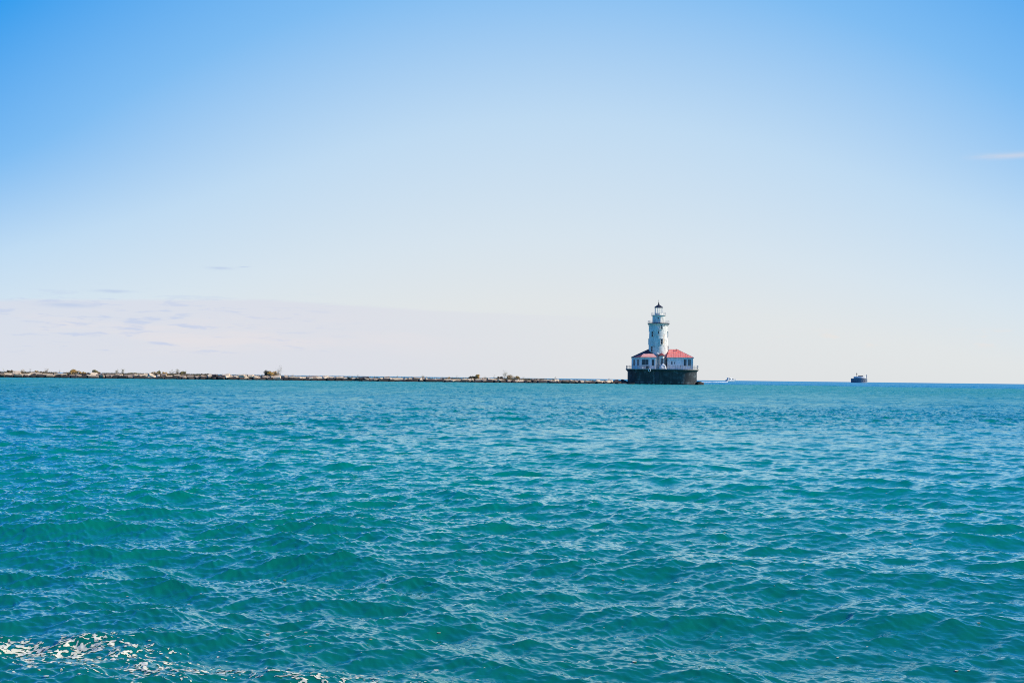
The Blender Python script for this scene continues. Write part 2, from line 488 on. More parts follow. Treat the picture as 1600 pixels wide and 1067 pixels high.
def water_mat():
    m, t, b = new_mat('lake_water')
    geo = t.n('ShaderNodeNewGeometry')
    px_, py_, pz_ = t.sep(geo.outputs['Position'])
    nz = t.noise(geo.outputs['Position'], 0.02, 3, 0.5)
    d1 = t.m('DIVIDE', t.m('ADD', t.m('SUBTRACT', py_, 400.0), t.m('MULTIPLY', t.m('SUBTRACT', px_, 71.0), 1.18)), 1.5)
    d2 = t.m('SUBTRACT', py_, t.m('ADD', 352.0, t.m('MULTIPLY', px_, 0.21)))
    d = t.m('ADD', t.m('MAXIMUM', d1, d2), t.m('MULTIPLY', t.m('SUBTRACT', nz, 0.5), 50.0))
    # vignette-like darkening put into the near water, brighter farther out, blue lake outside
    rl = t.n('ShaderNodeVectorMath', operation='LENGTH'); t.link(geo.outputs['Position'], rl.inputs[0])
    sh = t.m('ADD', t.m('LOGARITHM', rl.outputs['Value'], 10.0), t.m('MULTIPLY', t.m('SUBTRACT', nz, 0.5), 0.25))
    inner = t.mix(t.sstep(sh, 0.80, 1.35), c4((0.002, 0.150, 0.100)), c4((0.000, 0.232, 0.150)))
    inner = t.mix(t.sstep(sh, 1.6, 2.4), inner, c4((0.000, 0.275, 0.235)))
    col = t.mix(t.sstep(d, 0.0, 45.0), inner, c4((0.000, 0.24, 0.42)))
    n2 = t.noise(geo.outputs['Position'], 0.055, 3, 0.5)
    col = t.mix(t.m('MULTIPLY', t.sstep(n2, 0.45, 0.7), 0.25), col, c4((0.000, 0.170, 0.130)))
    mp = t.n('ShaderNodeMapping'); mp.inputs['Rotation'].default_value = (0, 0, R(-14)); mp.inputs['Scale'].default_value = (0.24, 1, 1)
    t.link(geo.outputs['Position'], mp.inputs[0])
    f1 = t.noise(mp.outputs[0], 14.0, 4, 0.6, 0.3)
    f2 = t.noise(mp.outputs[0], 2.2, 4, 0.6, 0.3)
    h = t.m('ADD', t.m('MULTIPLY', f1, 0.012), t.m('MULTIPLY', f2, 0.05))
    bp = t.n('ShaderNodeBump'); bp.inputs['Strength'].default_value = 0.45; bp.inputs['Distance'].default_value = 1.0
    t.link(h, bp.inputs['Height'])
    # light coming back out of the murky water is scattered deep inside, so it hardly follows the ripples
    vm = t.n('ShaderNodeMix', data_type='VECTOR'); vm.inputs[0].default_value = 0.45
    t.link(geo.outputs['Normal'], vm.inputs[4]); vm.inputs[5].default_value = (0, 0, 1)
    nn = t.n('ShaderNodeVectorMath', operation='NORMALIZE'); t.link(vm.outputs[1], nn.inputs[0])
    fr = t.n('ShaderNodeFresnel'); fr.inputs['IOR'].default_value = 1.42; t.link(bp.outputs[0], fr.inputs['Normal'])
    df = t.n('ShaderNodeBsdfDiffuse'); t.link(col, df.inputs['Color']); t.link(nn.outputs[0], df.inputs['Normal'])
    # mirror part: ripples too small for the mesh far out are carried by the roughness
    dist = t.n('ShaderNodeVectorMath', operation='LENGTH'); t.link(geo.outputs['Position'], dist.inputs[0])
    farf = t.sstep(t.m('LOGARITHM', dist.outputs['Value'], 10.0), 1.2, 2.5)
    g1 = t.noise(geo.outputs['Position'], 0.32, 7, 0.72, 0.2)   # wind paws: patches of finer and coarser ripple
    gust = t.sstep(g1, 0.40, 0.62)
    gl = t.n('ShaderNodeBsdfGlossy')
    gl.inputs['Color'].default_value = (0.66, 0.92, 0.98, 1)
    t.put(gl.inputs['Roughness'], t.m('ADD', 0.05, t.m('MULTIPLY', farf, t.m('ADD', 0.16, t.m('MULTIPLY', gust, 0.42)))))
    t.link(bp.outputs[0], gl.inputs['Normal'])
    # rough water never mirrors like a flat sheet: its reflectance levels off towards the horizon
    cap = t.m('SUBTRACT', 0.92, t.m('MULTIPLY', farf, t.m('ADD', 0.48, t.m('MULTIPLY', gust, 0.30))))
    refl = t.m('MINIMUM', t.m('MULTIPLY', fr.outputs[0], 1.6), cap)
    mx = t.n('ShaderNodeMixShader'); t.link(refl, mx.inputs[0]); t.link(df.outputs[0], mx.inputs[1]); t.link(gl.outputs[0], mx.inputs[2])
    t.link(mx.outputs[0], m.node_tree.nodes['Material Output'].inputs['Surface'])
    m.node_tree.nodes.remove(b)
    return m
M['water'] = water_mat()
build_lake()

# foam left by a passing boat, and stray flecks: thin raised flakes riding on the water
def vnoise(X, Y, seed):
    g = np.random.default_rng(seed); T = g.random((256, 256))
    i = np.floor(X).astype(int); j = np.floor(Y).astype(int); fx = X - i; fy = Y - j
    fx = fx * fx * (3 - 2 * fx); fy = fy * fy * (3 - 2 * fy)
    i0, i1, j0, j1 = i % 256, (i + 1) % 256, j % 256, (j + 1) % 256
    return (T[i0, j0] * (1 - fx) + T[i1, j0] * fx) * (1 - fy) + (T[i0, j1] * (1 - fx) + T[i1, j1] * fx) * fy

def build_foam():
    x0, x1, y0, y1, st = -4.4, -0.4, 5.0, 7.7, 0.0046
    nx, ny = int((x1 - x0) / st), int((y1 - y0) / st)
    gx = x0 + (np.arange(nx) + 0.5) * st; gy = y0 + (np.arange(ny) + 0.5) * st
    GX, GY = np.meshgrid(gx, gy, indexing='ij')
    # band running from the left edge down towards the right
    strip = np.exp(-((GY - (6.80 - 0.30 * (GX + 3.2))) / 0.20) ** 2) * np.clip((-1.7 - GX) / 0.8, 0, 1)
    blob = np.exp(-((GX + 1.85) / 0.95) ** 2 - ((GY - (6.10 - 0.14 * (GX + 1.95))) / 0.34) ** 2)
    trail = np.exp(-((GX + 1.05) / 0.45) ** 2 - ((GY - 5.92) / 0.22) ** 2)
    env = np.clip(np.maximum(np.maximum(0.95 * strip, blob), 0.9 * trail), 0, 1)
    wx = GX + 0.05 * (vnoise(GX * 6, GY * 6, 3) - 0.5); wy = GY + 0.07 * (vnoise(GX * 5 + 9, GY * 5, 4) - 0.5)
    n1 = vnoise(wx * 12 + 30, wy * 22, 6); n2 = vnoise(wx * 30, wy * 54 + 7, 7); n3 = vnoise(wx * 66, wy * 100, 8)
    ridge = 1 - np.abs(2 * (0.62 * n1 + 0.38 * n2) - 1)
    big = vnoise(GX * 2.1 + 4, GY * 2.6, 9)
    sco = 0.50 * ridge + 0.28 * n2 + 0.22 * n3 + 0.24 * env + 0.20 * (big - 0.5)
    mask = sco > np.quantile(sco[env > 0.5], 0.80)
    mask &= env > 0.06
    idx = np.argwhere(mask)
    # vertex grid
    vx = x0 + np.arange(nx + 1) * st; vy = y0 + np.arange(ny + 1) * st
    VX, VY = np.meshgrid(vx, vy, indexing='ij')
    j1 = (np.random.default_rng(2).random(VX.shape) - 0.5) * st * 0.5
    use = np.zeros((nx + 1, ny + 1), bool)
    for a, b in ((0, 0), (1, 0), (1, 1), (0, 1)):
        use[idx[:, 0] + a, idx[:, 1] + b] = True
    num = np.full((nx + 1, ny + 1), -1); num[use] = np.arange(use.sum())
    x, y, zz = lake_surface((VX + j1)[use].astype(np.float64), (VY - j1)[use].astype(np.float64), np.full(use.sum(), 0.018, np.float32))
    vs = np.stack([x, y, zz + 0.003], 1)
    i, j = idx[:, 0], idx[:, 1]
    fs = np.stack([num[i, j], num[i + 1, j], num[i + 1, j + 1], num[i, j + 1]], 1)
    vl = vs.tolist(); fl = fs.tolist()
    # stray flecks over the near water
    g = np.random.default_rng(77)
    k = 520
    rr = 6.0 * np.exp(g.random(k) * 1.9); aa = (g.random(k) - 0.5) * R(58)
    fx, fy = rr * np.sin(aa), rr * np.cos(aa)
    wx_, wy_, wz_ = lake_surface(fx, fy, (0.0031 * rr).astype(np.float32))
    for q in range(k):
        s = 0.0035 + 0.0085 * g.random() ** 3
        o = len(vl); ph = g.random() * 6
        for e in range(6):
            vl.append((wx_[q] + 1.5 * s * math.cos(ph + e * 1.047), wy_[q] + s * math.sin(ph + e * 1.047), wz_[q] + 0.003))
        fl.append(tuple(range(o, o + 6)))
    mb = MB(); mb.v = vl; mb.f = [tuple(f) for f in fl]; mb.mi = [0] * len(fl)
    fm = mk('foam', (0.70, 0.68, 0.50), (0.77, 0.75, 0.60), 9.0, 0.8)
    o = mb.build('sea_foam', fm)
    tag(o, 'broken streaks of white foam on the near water, lower left', 'foam', kind='stuff')
build_foam()

# ------------------------------------------------------------------ lighthouse
LX, LY = PX(1028.9, 368.0), 368.0
LROT = -math.atan2(LX, LY)
LH = empty('lighthouse', (LX, LY, 0), LROT)
tag(LH, 'white weathered lighthouse tower with red roofed wings on a dark caisson', 'lighthouse')

def zrail(mb, pts, closed, zs, h, r, m=0):
    n = len(pts)
    for i in range(n if closed else n - 1):
        p, q = pts[i], pts[(i + 1) % n]
        for zz in zs: mb.tube((p[0], p[1], zz), (q[0], q[1], zz), r, n=5, m=m)

# caisson
cpoly = (arc(-5.3, -2.6, 5.0, 180, 270, 7) + arc(7.3, -2.0, 5.6, 270, 360, 12) + arc(7.3, 2.0, 5.6, 0, 90, 7) + arc(-5.3, 2.6, 5.0, 90, 180, 7))
mb = MB()
rings = []
for d, zz in ((0.0, -2.0), (0.0, 4.15), (0.12, 4.42), (0.40, 4.70), (0.60, 4.82), (0.60, 5.02)):
    op = offset_poly(cpoly, d)
    rings.append([(p[0], p[1], zz) for p in op])
mb.rings(rings)
cais = mb.build('caisson', M['caisson'], LH, smooth=True, angle=35)
cais['label'] = 'dark painted caisson with flared top edge and pale scrapes'
mb = MB(); dp = offset_poly(cpoly, 0.65)
mb.prism(dp, 5.023, 5.20)
mb.build('deck', M['deck'], LH)
# recess panel, fender and small plates on the caisson face
mb = MB()
mb.box((-0.35, -7.63, 2.5), (1.1, 0.10, 3.6)); mb.box((-0.35, -7.70, 1.5), (0.9, 0.06, 1.6))
mb.build('access_hatch', M['dark'], cais)
mb = MB()
for i in range(9): mb.tube((-1.55, -7.75, 0.2 + i * 0.5), (-1.05, -7.75, 0.2 + i * 0.5), 0.03)
for xx in (-1.55, -1.05): mb.tube((xx, -7.75, -0.3), (xx, -7.75, 5.0), 0.035)
mb.build('ladder', M['rail'], cais)
# deck railing, each post a part of its own
rp = offset_poly(cpoly, 0.40)
per = []; 
for i in range(len(rp)):
    a, b = Vector(rp[i]), Vector(rp[(i + 1) % len(rp)])
    per.append((a, b, (b - a).length))
tot = sum(p[2] for p in per); npost = 40
def along(s):
    s %= tot
    for a, b, l in per:
        if s <= l: return a + (b - a) * (s / l)
        s -= l
    return per[-1][1]
posts = [along(tot * i / npost) for i in range(npost)]
mb = MB(); zrail(mb, [(p.x, p.y) for p in posts], True, (5.72, 6.25), 0, 0.028)
railing = mb.build('deck_railing', M['rail'], LH)
for p in posts:
    mb = MB(); mb.tube((p.x, p.y, 5.19), (p.x, p.y, 6.33), 0.045, n=6); mb.lathe([(0.09, 5.2), (0.09, 5.24)], 8, (p.x, p.y))
    mb.build('post', M['rail'], railing)

# tower
mb = MB()
mb.lathe([(3.62, 5.2), (3.62, 5.6), (3.42, 5.75), (3.40, 9.0), (3.30, 12.5), (3.14, 17.0), (2.99, 20.2), (2.99, 20.35)], 72)
mb.lathe([(3.06, 20.0), (3.2, 20.25), (3.36, 20.42), (3.42, 20.5)], 72, cap0=False, cap1=False)
for zz, rr in ((8.6, 3.43), (13.0, 3.31), (16.7, 3.175)):
    mb.lathe([(rr - 0.03, zz - .06), (rr + 0.03, zz - .03), (rr + 0.03, zz + .03), (rr - 0.03, zz + .06)], 72, cap0=False, cap1=False)
tower = mb.build('tower', M['tower'], LH, smooth=True, angle=30)
def trad(zz): return 3.40 - (zz - 9.0) / 11.2 * 0.41
def tower_window(th, zc, h=1.65, w=0.62):
    """th: degrees from the camera-facing side, positive to the right"""
    a = R(-90 + th); rr = trad(zc) + 0.02
    dx, dy = math.cos(a), math.sin(a); rz = a + math.pi / 2
    def P(side, out): return (dx * (rr + out) - dy * side, dy * (rr + out) + dx * side)
    mb = MB()
    c = P(0, 0.02); mb.box((c[0], c[1], zc), (w, 0.16, h), rz, 0)
    for sgn in (-1, 1):
        c = P(sgn * (w / 2 + 0.07), 0.04); mb.box((c[0], c[1], zc), (0.13, 0.30, h + 0.24), rz, 1)
    c = P(0, 0.06); mb.box((c[0], c[1], zc + h / 2 + 0.07), (w + 0.002, 0.34, 0.14), rz, 1)
    c = P(0, 0.10); mb.box((c[0], c[1], zc + h / 2 + 0.19), (w + 0.44, 0.46, 0.09), rz, 1)
    c = P(0, 0.09); mb.box((c[0], c[1], zc - h / 2 - 0.09), (w + 0.34, 0.42, 0.12), rz, 1)
    c = P(0, 0.11); mb.box((c[0], c[1], zc + 0.1), (w, 0.04, 0.05), rz, 1)
    mb.build('window', [M['glass'], M['tower']], tower)
for th, zs in ((-39, (17.0, 12.0)), (19, (19.35, 14.45)), (80, (17.0, 12.0)), (-100, (14.45, 18.9)), (140, (19.35, 14.45)), (200, (17.0, 12.0))):
    for zz in zs: tower_window(th, zz, 1.15 if zz > 19 else 1.65)
# floodlight on a bracket
mb = MB()
fx, fy, fz = 0.05, -3.15, 18.6
mb.tube((fx, fy + 0.3, 17.3), (fx, fy - 0.25, 17.9), 0.06, m=1); mb.tube((fx, fy - 0.25, 17.9), (fx + 0.05, fy - 0.35, fz), 0.05, m=1)
mb.box((fx - 0.05, fy + 0.02, 17.5), (0.22, 0.3, 0.7), m=1)
mb.box((fx + 0.12, fy - 0.42, fz + 0.05), (0.62, 0.34, 0.42), R(-15), 0); mb.box((fx - 0.22, fy - 0.3, fz + 0.32), (0.3, 0.24, 0.22), 0, 0)
mb.build('floodlight', [M['white'], M['dark']], tower)
# gallery with railing
mb = MB()
mb.lathe([(3.30, 20.50), (3.70, 20.53), (3.72, 20.58), (3.72, 20.74), (3.66, 20.78)], 64)
gal = mb.build('gallery', M['dark'], LH, smooth=True, angle=30)
for i in range(20):
    a = R(18 * i + 5); mb = MB()
    mb.tube((3.02 * math.cos(a), 3.02 * math.sin(a), 19.75), (3.6 * math.cos(a), 3.6 * math.sin(a), 20.49), 0.07, 0.07, 5)
    mb.build('bracket', M['tower'], gal)
mb = MB(); ring = [(3.6 * math.cos(R(15 * i)), 3.6 * math.sin(R(15 * i))) for i in range(24)]
zrail(mb, ring, True, (21.15, 21.6), 0, 0.03)
for p in ring: mb.tube((p[0], p[1], 20.77), (p[0], p[1], 21.64), 0.035, n=5)
mb.build('gallery_railing', M['pale_rail'], gal)
# octagonal watch room, one edge turned to the camera's right
A0 = R(-90 + 17.8)
mb = MB()
mb.lathe([(2.22, 20.78), (2.22, 21.1), (2.17, 21.15), (2.17, 23.25), (2.26, 23.33)], 8, a0=A0)
watch = mb.build('watch_room', M['tower'], LH)
mb = MB(); wa = R(-90 - 2); rr = 2.17 * math.cos(R(22.5))
p0 = Vector((rr * math.cos(wa), rr * math.sin(wa), 22.45)); nrm = Vector((math.cos(wa), math.sin(wa), 0))
mb.tube(p0 - nrm * 0.1, p0 + nrm * 0.08, 0.30, 0.30, 16, 1); mb.tube(p0 + nrm * 0.02, p0 + nrm * 0.11, 0.22, 0.22, 16, 0)
mb.build('porthole', [M['glass'], M['tower']], watch)
wa = R(-90 + 40.3); p0 = Vector((rr * math.cos(wa), rr * math.sin(wa), 22.45)); nrm = Vector((math.cos(wa), math.sin(wa), 0))
mb = MB(); mb.tube(p0 - nrm * 0.1, p0 + nrm * 0.07, 0.28, 0.28, 16, 0)
mb.build('porthole', [M['tower']], watch)
mb = MB()
mb.lathe([(2.25, 23.333), (2.50, 23.36), (2.52, 23.42), (2.52, 23.52), (2.45, 23.56)], 48)
ug = mb.build('lantern_gallery', M['fascia'], LH, smooth=True, angle=30)
mb = MB(); ring = [(2.42 * math.cos(R(22.5 * i + 5)), 2.42 * math.sin(R(22.5 * i + 5))) for i in range(16)]
zrail(mb, ring, True, (24.0, 24.4), 0, 0.018)
for p in ring: mb.tube((p[0], p[1], 23.55), (p[0], p[1], 24.42), 0.02, n=5)
mb.build('lantern_railing', M['pale_rail'], ug)
# lantern
lr = 1.28
mb = MB(); mb.lathe([(lr + 0.05, 23.563), (lr + 0.05, 24.1), (lr + 0.10, 24.14), (lr + 0.10, 24.22)], 10, a0=R(-90 + 18))
lant = mb.build('lantern', M['tower'], LH)
gm, gt, gb = new_mat('clear_glass')
gb.inputs['Transmission Weight'].default_value = 1.0; gb.inputs['Roughness'].default_value = 0.02; gb.inputs['IOR'].default_value = 1.02
gb.inputs['Base Color'].default_value = (0.95, 0.97, 0.96, 1)
mb = MB(); mb.lathe([(lr - 0.02, 24.223), (lr - 0.02, 26.14)], 10, a0=R(-90 + 18), cap0=False, cap1=False)
mb.build('glazing', gm, lant)
mb = MB()
for i in range(10):
    a = R(-90 + 18 + 36 * i); mb.tube((lr * math.cos(a), lr * math.sin(a), 24.2), (lr * math.cos(a), lr * math.sin(a), 26.17), 0.055, n=6)
mb.build('mullion', M['white'], lant)
mb = MB(); mb.lathe([(0.5, 24.223), (0.5, 24.5), (0.18, 24.55), (0.18, 24.85), (0.30, 24.9), (0.42, 25.2), (0.30, 25.55), (0.1, 25.62)], 20)
mb.build('lamp_lens', gm, lant, smooth=True)
mb = MB()
mb.lathe([(1.36, 26.143), (1.52, 26.12), (1.52, 26.22), (1.22, 26.5), (0.72, 26.85), (0.40, 27.05), (0.26, 27.2), (0.26, 27.42), (0.12, 27.5)], 20, a0=R(-90 + 18))
lroof = mb.build('lantern_roof', M['dark'], LH, smooth=True, angle=25)
mb = MB(); mb.lathe([(0.05, 27.45), (0.17, 27.58), (0.20, 27.7), (0.14, 27.85), (0.05, 27.92), (0.045, 28.75), (0.02, 28.8)], 10)
mb.build('finial', M['dark'], lroof, smooth=True)

# wings
def face_window(mb, x, y, zc, w, h, rz, frame=1, pane=0, bars=True):
    dx, dy = math.cos(rz), math.sin(rz); nx, ny = dy, -dx
    def P(s, o): return (x + dx * s + nx * o, y + dy * s + ny * o)
    c = P(0, 0.0); mb.box((c[0], c[1], zc), (w, 0.06, h), rz, pane)
    for sgn in (-1, 1):
        c = P(sgn * (w / 2 + 0.06), 0.02); mb.box((c[0], c[1], zc), (0.12, 0.14, h), rz, frame)
    c = P(0, 0.03); mb.box((c[0], c[1], zc + h / 2 + 0.061), (w + 0.30, 0.17, 0.12), rz, frame)
    c = P(0, 0.05); mb.box((c[0], c[1], zc - h / 2 - 0.061), (w + 0.34, 0.22, 0.12), rz, frame)
    if bars:
        c = P(0, 0.025); mb.box((c[0], c[1], zc), (0.05, 0.06, h - 0.01), rz, frame)

def hip_roof(mb, eave, ez, ridge, rz_, th=0.22):
    """eave: polygon (ccw), ridge: two points; each eave edge runs to its nearer ridge end"""
    n = len(eave)
    R0, R1 = ridge
    near = [min((0, 1), key=lambda k: (Vector(p) - Vector(ridge[k])).length) for p in eave]
    e = [(p[0], p[1], ez) for p in eave]; eb = [(p[0], p[1], ez - th) for p in eave]
    rr = [(R0[0], R0[1], rz_), (R1[0], R1[1], rz_)]
    for i in range(n):
        j = (i + 1) % n
        if near[i] == near[j]: mb.add([e[i], e[j], rr[near[i]]], [(0, 1, 2)], 0)
        else: mb.add([e[i], e[j], rr[near[j]], rr[near[i]]], [(0, 1, 2, 3)], 0)
    return mb

EZ = 9.12
def seams(mb, base_pts, top_fn, n):
    pass

# left wing: canted end towards the camera's left
lw = [(-2.4, -5.2), (-2.4, 4.6), (-6.0, 4.6), (-8.85, 1.8), (-8.85, -2.1), (-5.95, -5.2), (-0.75, -5.2), (-0.75, -3.0)]
lpoly = [(-0.75, -5.2), (-0.75, 5.0), (-5.95, 5.0), (-8.85, 2.0), (-8.85, -2.2), (-5.95, -5.2)]
mb = MB(); mb.prism(lpoly, 5.203, EZ - 0.24)
for (a, b) in (((-5.95, -5.2), (-0.75, -5.2)), ((-8.85, -2.2), (-5.95, -5.2))):
    pass
left_wing = mb.build('wing', M['wall'], LH)
left_wing['label'] = 'left wing with its canted end and a wide dark opening'
le = offset_poly(lpoly, 0.30)
mb = MB(); mb.prism(le, EZ - 0.238, EZ - 0.003)
mb.build('fascia', M['fascia'], left_wing)
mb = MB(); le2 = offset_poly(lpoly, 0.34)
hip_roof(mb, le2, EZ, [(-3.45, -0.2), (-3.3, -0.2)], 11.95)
r1 = mb.build('roof', M['maroon'], left_wing)  # tower's cast shadow is put into this roof's dark colour
r1['label'] = 'hipped roof coloured dark as tower shade, with a pink sunlit strip above the front eave'
mb = MB()   # pink slab painting the sunlit lower part of the front slope
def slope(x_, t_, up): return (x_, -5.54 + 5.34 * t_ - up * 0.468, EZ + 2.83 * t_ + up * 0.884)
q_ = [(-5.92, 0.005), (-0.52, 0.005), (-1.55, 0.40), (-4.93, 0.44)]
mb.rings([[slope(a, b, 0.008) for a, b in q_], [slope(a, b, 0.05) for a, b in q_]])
mb.build('sunlit_strip', M['pink'], r1)
mb = MB()
def seam_run(mb, p, q, k, lift=0.02):
    mb.tube((p[0], p[1], p[2] + lift), (q[0], q[1], q[2] + lift), 0.035, n=4)
ap = (-3.35, -0.2, 11.95)
for t_ in np.linspace(0.08, 0.92, 8):
    bx = -6.0 + t_ * 5.2
    f = min(1.0, max(0.0, (bx + 6.1) / 2.75), max(0.0, (-0.4 - bx) / 2.95))
    yy = -5.54 + f * 5.34; zz_ = EZ + f * 2.83
    seam_run(mb, (bx, -5.54, EZ), (bx, yy - 0.03, zz_), 0)
for i in range(len(le2)):
    p = le2[i]
    seam_run(mb, (p[0], p[1], EZ), ap, 0)
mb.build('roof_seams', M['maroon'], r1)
mb = MB(); face_window(mb, -4.35, -5.21, 7.45, 2.15, 1.75, 0.0, bars=True); mb.box((-4.35, -5.20, 5.95), (2.1, 0.05, 0.9), 0, 1)
mb.build('window', [M['shutter'], M['white']], left_wing)['label'] = 'wide dark boarded opening'
mb = MB(); face_window(mb, -1.75, -5.21, 7.35, 0.75, 1.95, 0.0)
mb.build('window', [M['glass'], M['white']], left_wing)
cant = math.atan2(-3.0, 2.9)
for t_ in (0.28, 0.74):
    mb = MB(); face_window(mb, -8.85 + 2.9 * t_, -2.2 - 3.0 * t_, 7.35, 0.75, 2.05, cant)
    mb.build('window', [M['glass'], M['white']], left_wing)
# corner boards, plinth
for p in ((-5.95, -5.2), (-8.85, -2.2), (-0.80, -5.2)):
    mb = MB(); mb.box((p[0], p[1], 7.03), (0.24, 0.24, 3.64), R(20)); mb.build('corner_board', M['white'], left_wing)

# right wing
rpoly = [(3.1, -4.9), (11.5, -4.9), (11.5, 4.6), (3.1, 4.6)]
mb = MB(); mb.prism(rpoly, 5.203, EZ - 0.24)
right_wing = mb.build('wing', M['wall'], LH)
right_wing['label'] = 'right wing with bright red hipped roof and paired tall windows'
mb = MB(); re_ = offset_poly(rpoly, 0.30); mb.prism(re_, EZ - 0.238, EZ - 0.003)
mb.build('fascia', M['fascia'], right_wing)
re2 = offset_poly(rpoly, 0.34)
mb = MB(); RIDGE = [(3.6, -0.15), (6.4, -0.15)]
hip_roof(mb, re2, EZ, RIDGE, 11.95)
r2 = mb.build('roof', M['red'], right_wing)
mb = MB()
def roof_z(x_):  # where a seam going up the front slope ends
    if x_ <= 6.4: return 1.0
    return max(0.0, 1.0 - (x_ - 6.4) / (re2[1][0] - 6.4))
for bx in np.arange(3.6, 11.4, 0.78):
    f = roof_z(bx)
    if bx < 3.7: f = 1
    seam_run(mb, (bx, re2[0][1], EZ), (bx, re2[0][1] + f * (-0.15 - re2[0][1]), EZ + f * 2.83), 0)
seam_run(mb, (re2[1][0], re2[1][1], EZ), (6.4, -0.15, 11.95), 0); seam_run(mb, (re2[2][0], re2[2][1], EZ), (6.4, -0.15, 11.95), 0)
seam_run(mb, (3.6, -0.15, 11.95), (6.4, -0.15, 11.95), 0)
mb.build('roof_seams', M['red'], r2)
mb = MB(); mb.lathe([(0.10, 11.3), (0.10, 11.85), (0.2, 11.9), (0.2, 12.0), (0.02, 12.08)], 10, (6.0, -1.2))
mb.build('roof_vent', M['dark'], r2)
for xx in (8.95, 10.35):
    mb = MB(); face_window(mb, xx, -4.91, 7.45, 0.80, 2.15, 0.0)
    mb.build('window', [M['glass'], M['white']], right_wing)
mb = MB(); mb.box((4.85, -4.915, 6.62), (1.9, 0.07, 2.78), 0, 0)
for xx in (3.85, 4.85, 5.85): mb.box((xx, -4.95, 6.62), (0.10, 0.10, 2.78), 0, 1)
mb.box((4.85, -4.95, 8.08), (2.16, 0.12, 0.13), 0, 1)
mb.box((4.52, -4.962, 7.25), (0.34, 0.05, 0.95), 0, 2)
mb.box((5.42, -4.962, 7.25), (0.20, 0.05, 0.7), 0, 3)
mb.build('double_door', [M['wall'], M['white'], M['glass'], M['shutter']], right_wing)
for xx in (3.15, 8.3, 11.45):
    mb = MB(); mb.box((xx, -4.9, 7.03), (0.22, 0.22, 3.64)); mb.build('corner_board', M['white'], right_wing)

# entrance porch in front of the tower
pp = [(0.15, -3.0), (0.15, -4.1), (0.6, -4.75), (1.55, -4.75), (2.05, -4.1), (2.05, -3.0)]
mb = MB(); mb.prism(pp, 5.203, 9.62)
porch = mb.build('porch', M['tower'], LH)
mb = MB(); pe = offset_poly(pp, 0.28)
mb.rings([[(p[0], p[1], 9.623) for p in pe], [(p[0], p[1], 9.76) for p in pe], [(1.1 + (p[0] - 1.1) * 0.1, -3.3 + (p[1] + 3.3) * 0.1, 10.65) for p in pe]])
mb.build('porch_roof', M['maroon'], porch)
mb = MB(); mb.box((1.25, -4.78, 7.5), (0.5, 0.07, 2.6), 0, 0)
for xx in (0.92, 1.58): mb.box((xx, -4.79, 7.45), (0.16, 0.11, 2.9), 0, 1)
mb.box((1.25, -4.79, 8.91), (0.5, 0.11, 0.12), 0, 1)
mb.build('door', [M['glass'], M['white']], porch)
mb = MB(); mb.tube((-0.45, -3.55, 9.6), (-0.45, -3.55, 10.3), 0.06, m=1); mb.box((-0.30, -3.6, 10.45), (0.6, 0.4, 0.42), R(20), 0); mb.tube((-0.1, -3.7, 10.4), (0.1, -3.75, 10.1), 0.13, 0.2, 8, 0)
mb.build('horn', [M['white'], M['dark']], porch)
# dark tube standing for the shade in the gap between tower and right wing
mb = MB(); mb.tube((2.8, -4.2, 5.2), (2.8, -4.2, 9.3), 0.10, n=8); mb.box((2.8, -3.95, 8.2), (0.3, 0.5, 0.1))
mb.build('gap_shade', M['dark'], LH)

# loose things on the deck (stand on the lighthouse: things of their own)
def on_deck(name, lx, ly, lz=5.2, rz=0.0):
    p = Matrix.Translation((LX, LY, 0)) @ Matrix.Rotation(LROT, 4, 'Z') @ Vector((lx, ly, lz))
    return p, LROT + rz
def covered_heap():
    p, rz = on_deck('', 1.55, -6.3)
    bm = bmesh.new(); bmesh.ops.create_icosphere(bm, subdivisions=4, radius=1.0)
    g = random.Random(5)
    for v in bm.verts:
        c = v.co
        k = 1 + 0.10 * math.sin(5 * c.x + 1) * math.cos(4 * c.y) + 0.06 * math.sin(9 * c.z + 3 * c.x)
        c.x = c.x * 1.28 * k; c.y = c.y * 0.75 * k
        c.z = max(0.0, c.z) * 1.62 * k
        if c.z < 0.35: c.x *= 1.05; c.y *= 1.05
    me = bpy.data.meshes.new('covered_bundle'); bm.to_mesh(me); bm.free()
    for q in me.polygons: q.use_smooth = True
    me.materials.append(M['tarp'])
    o = bpy.data.objects.new('covered_bundle', me); COL.objects.link(o)
    o.location = p; o.rotation_euler = (0, 0, rz)
    tag(o, 'rounded white tarpaulin covered bundle on the deck before the lighthouse door', 'covered bundle')
covered_heap()
p, rz = on_deck('', 13.15, -1.9)
e = empty('marker_post', p, rz); tag(e, 'short pale marker post with box top at the right corner of the deck railing', 'marker post')
mb = MB(); mb.tube((0, 0, 0), (0, 0, 0.7), 0.07, n=8); mb.box((0, 0, 0.03), (0.35, 0.35, 0.06)); mb.build('stand', M['pale_rail'], e)
mb = MB(); mb.box((0, 0, 1.0), (0.5, 0.45, 0.62), taper=0.9); mb.build('box', M['fascia'], e)
p, rz = on_deck('', -2.9, -8.28, 4.75)
mb = MB(); n_ = 20; rings = []
for i in range(n_ + 1):
    a = 2 * math.pi * i / n_; rings.append([((0.36 + 0.11 * math.cos(b)) * math.cos(a), 0.11 * math.sin(b), (0.42 + 0.11 * math.cos(b)) * math.sin(a)) for b in [2 * math.pi * q / 10 for q in range(10)]])
mb.rings(rings, cap0=False, cap1=False)
o = mb.build('life_ring', M['white'], smooth=True); o.location = p; o.rotation_euler = (0, 0, rz)
tag(o, 'white life ring hanging on the front edge of the deck', 'life ring')
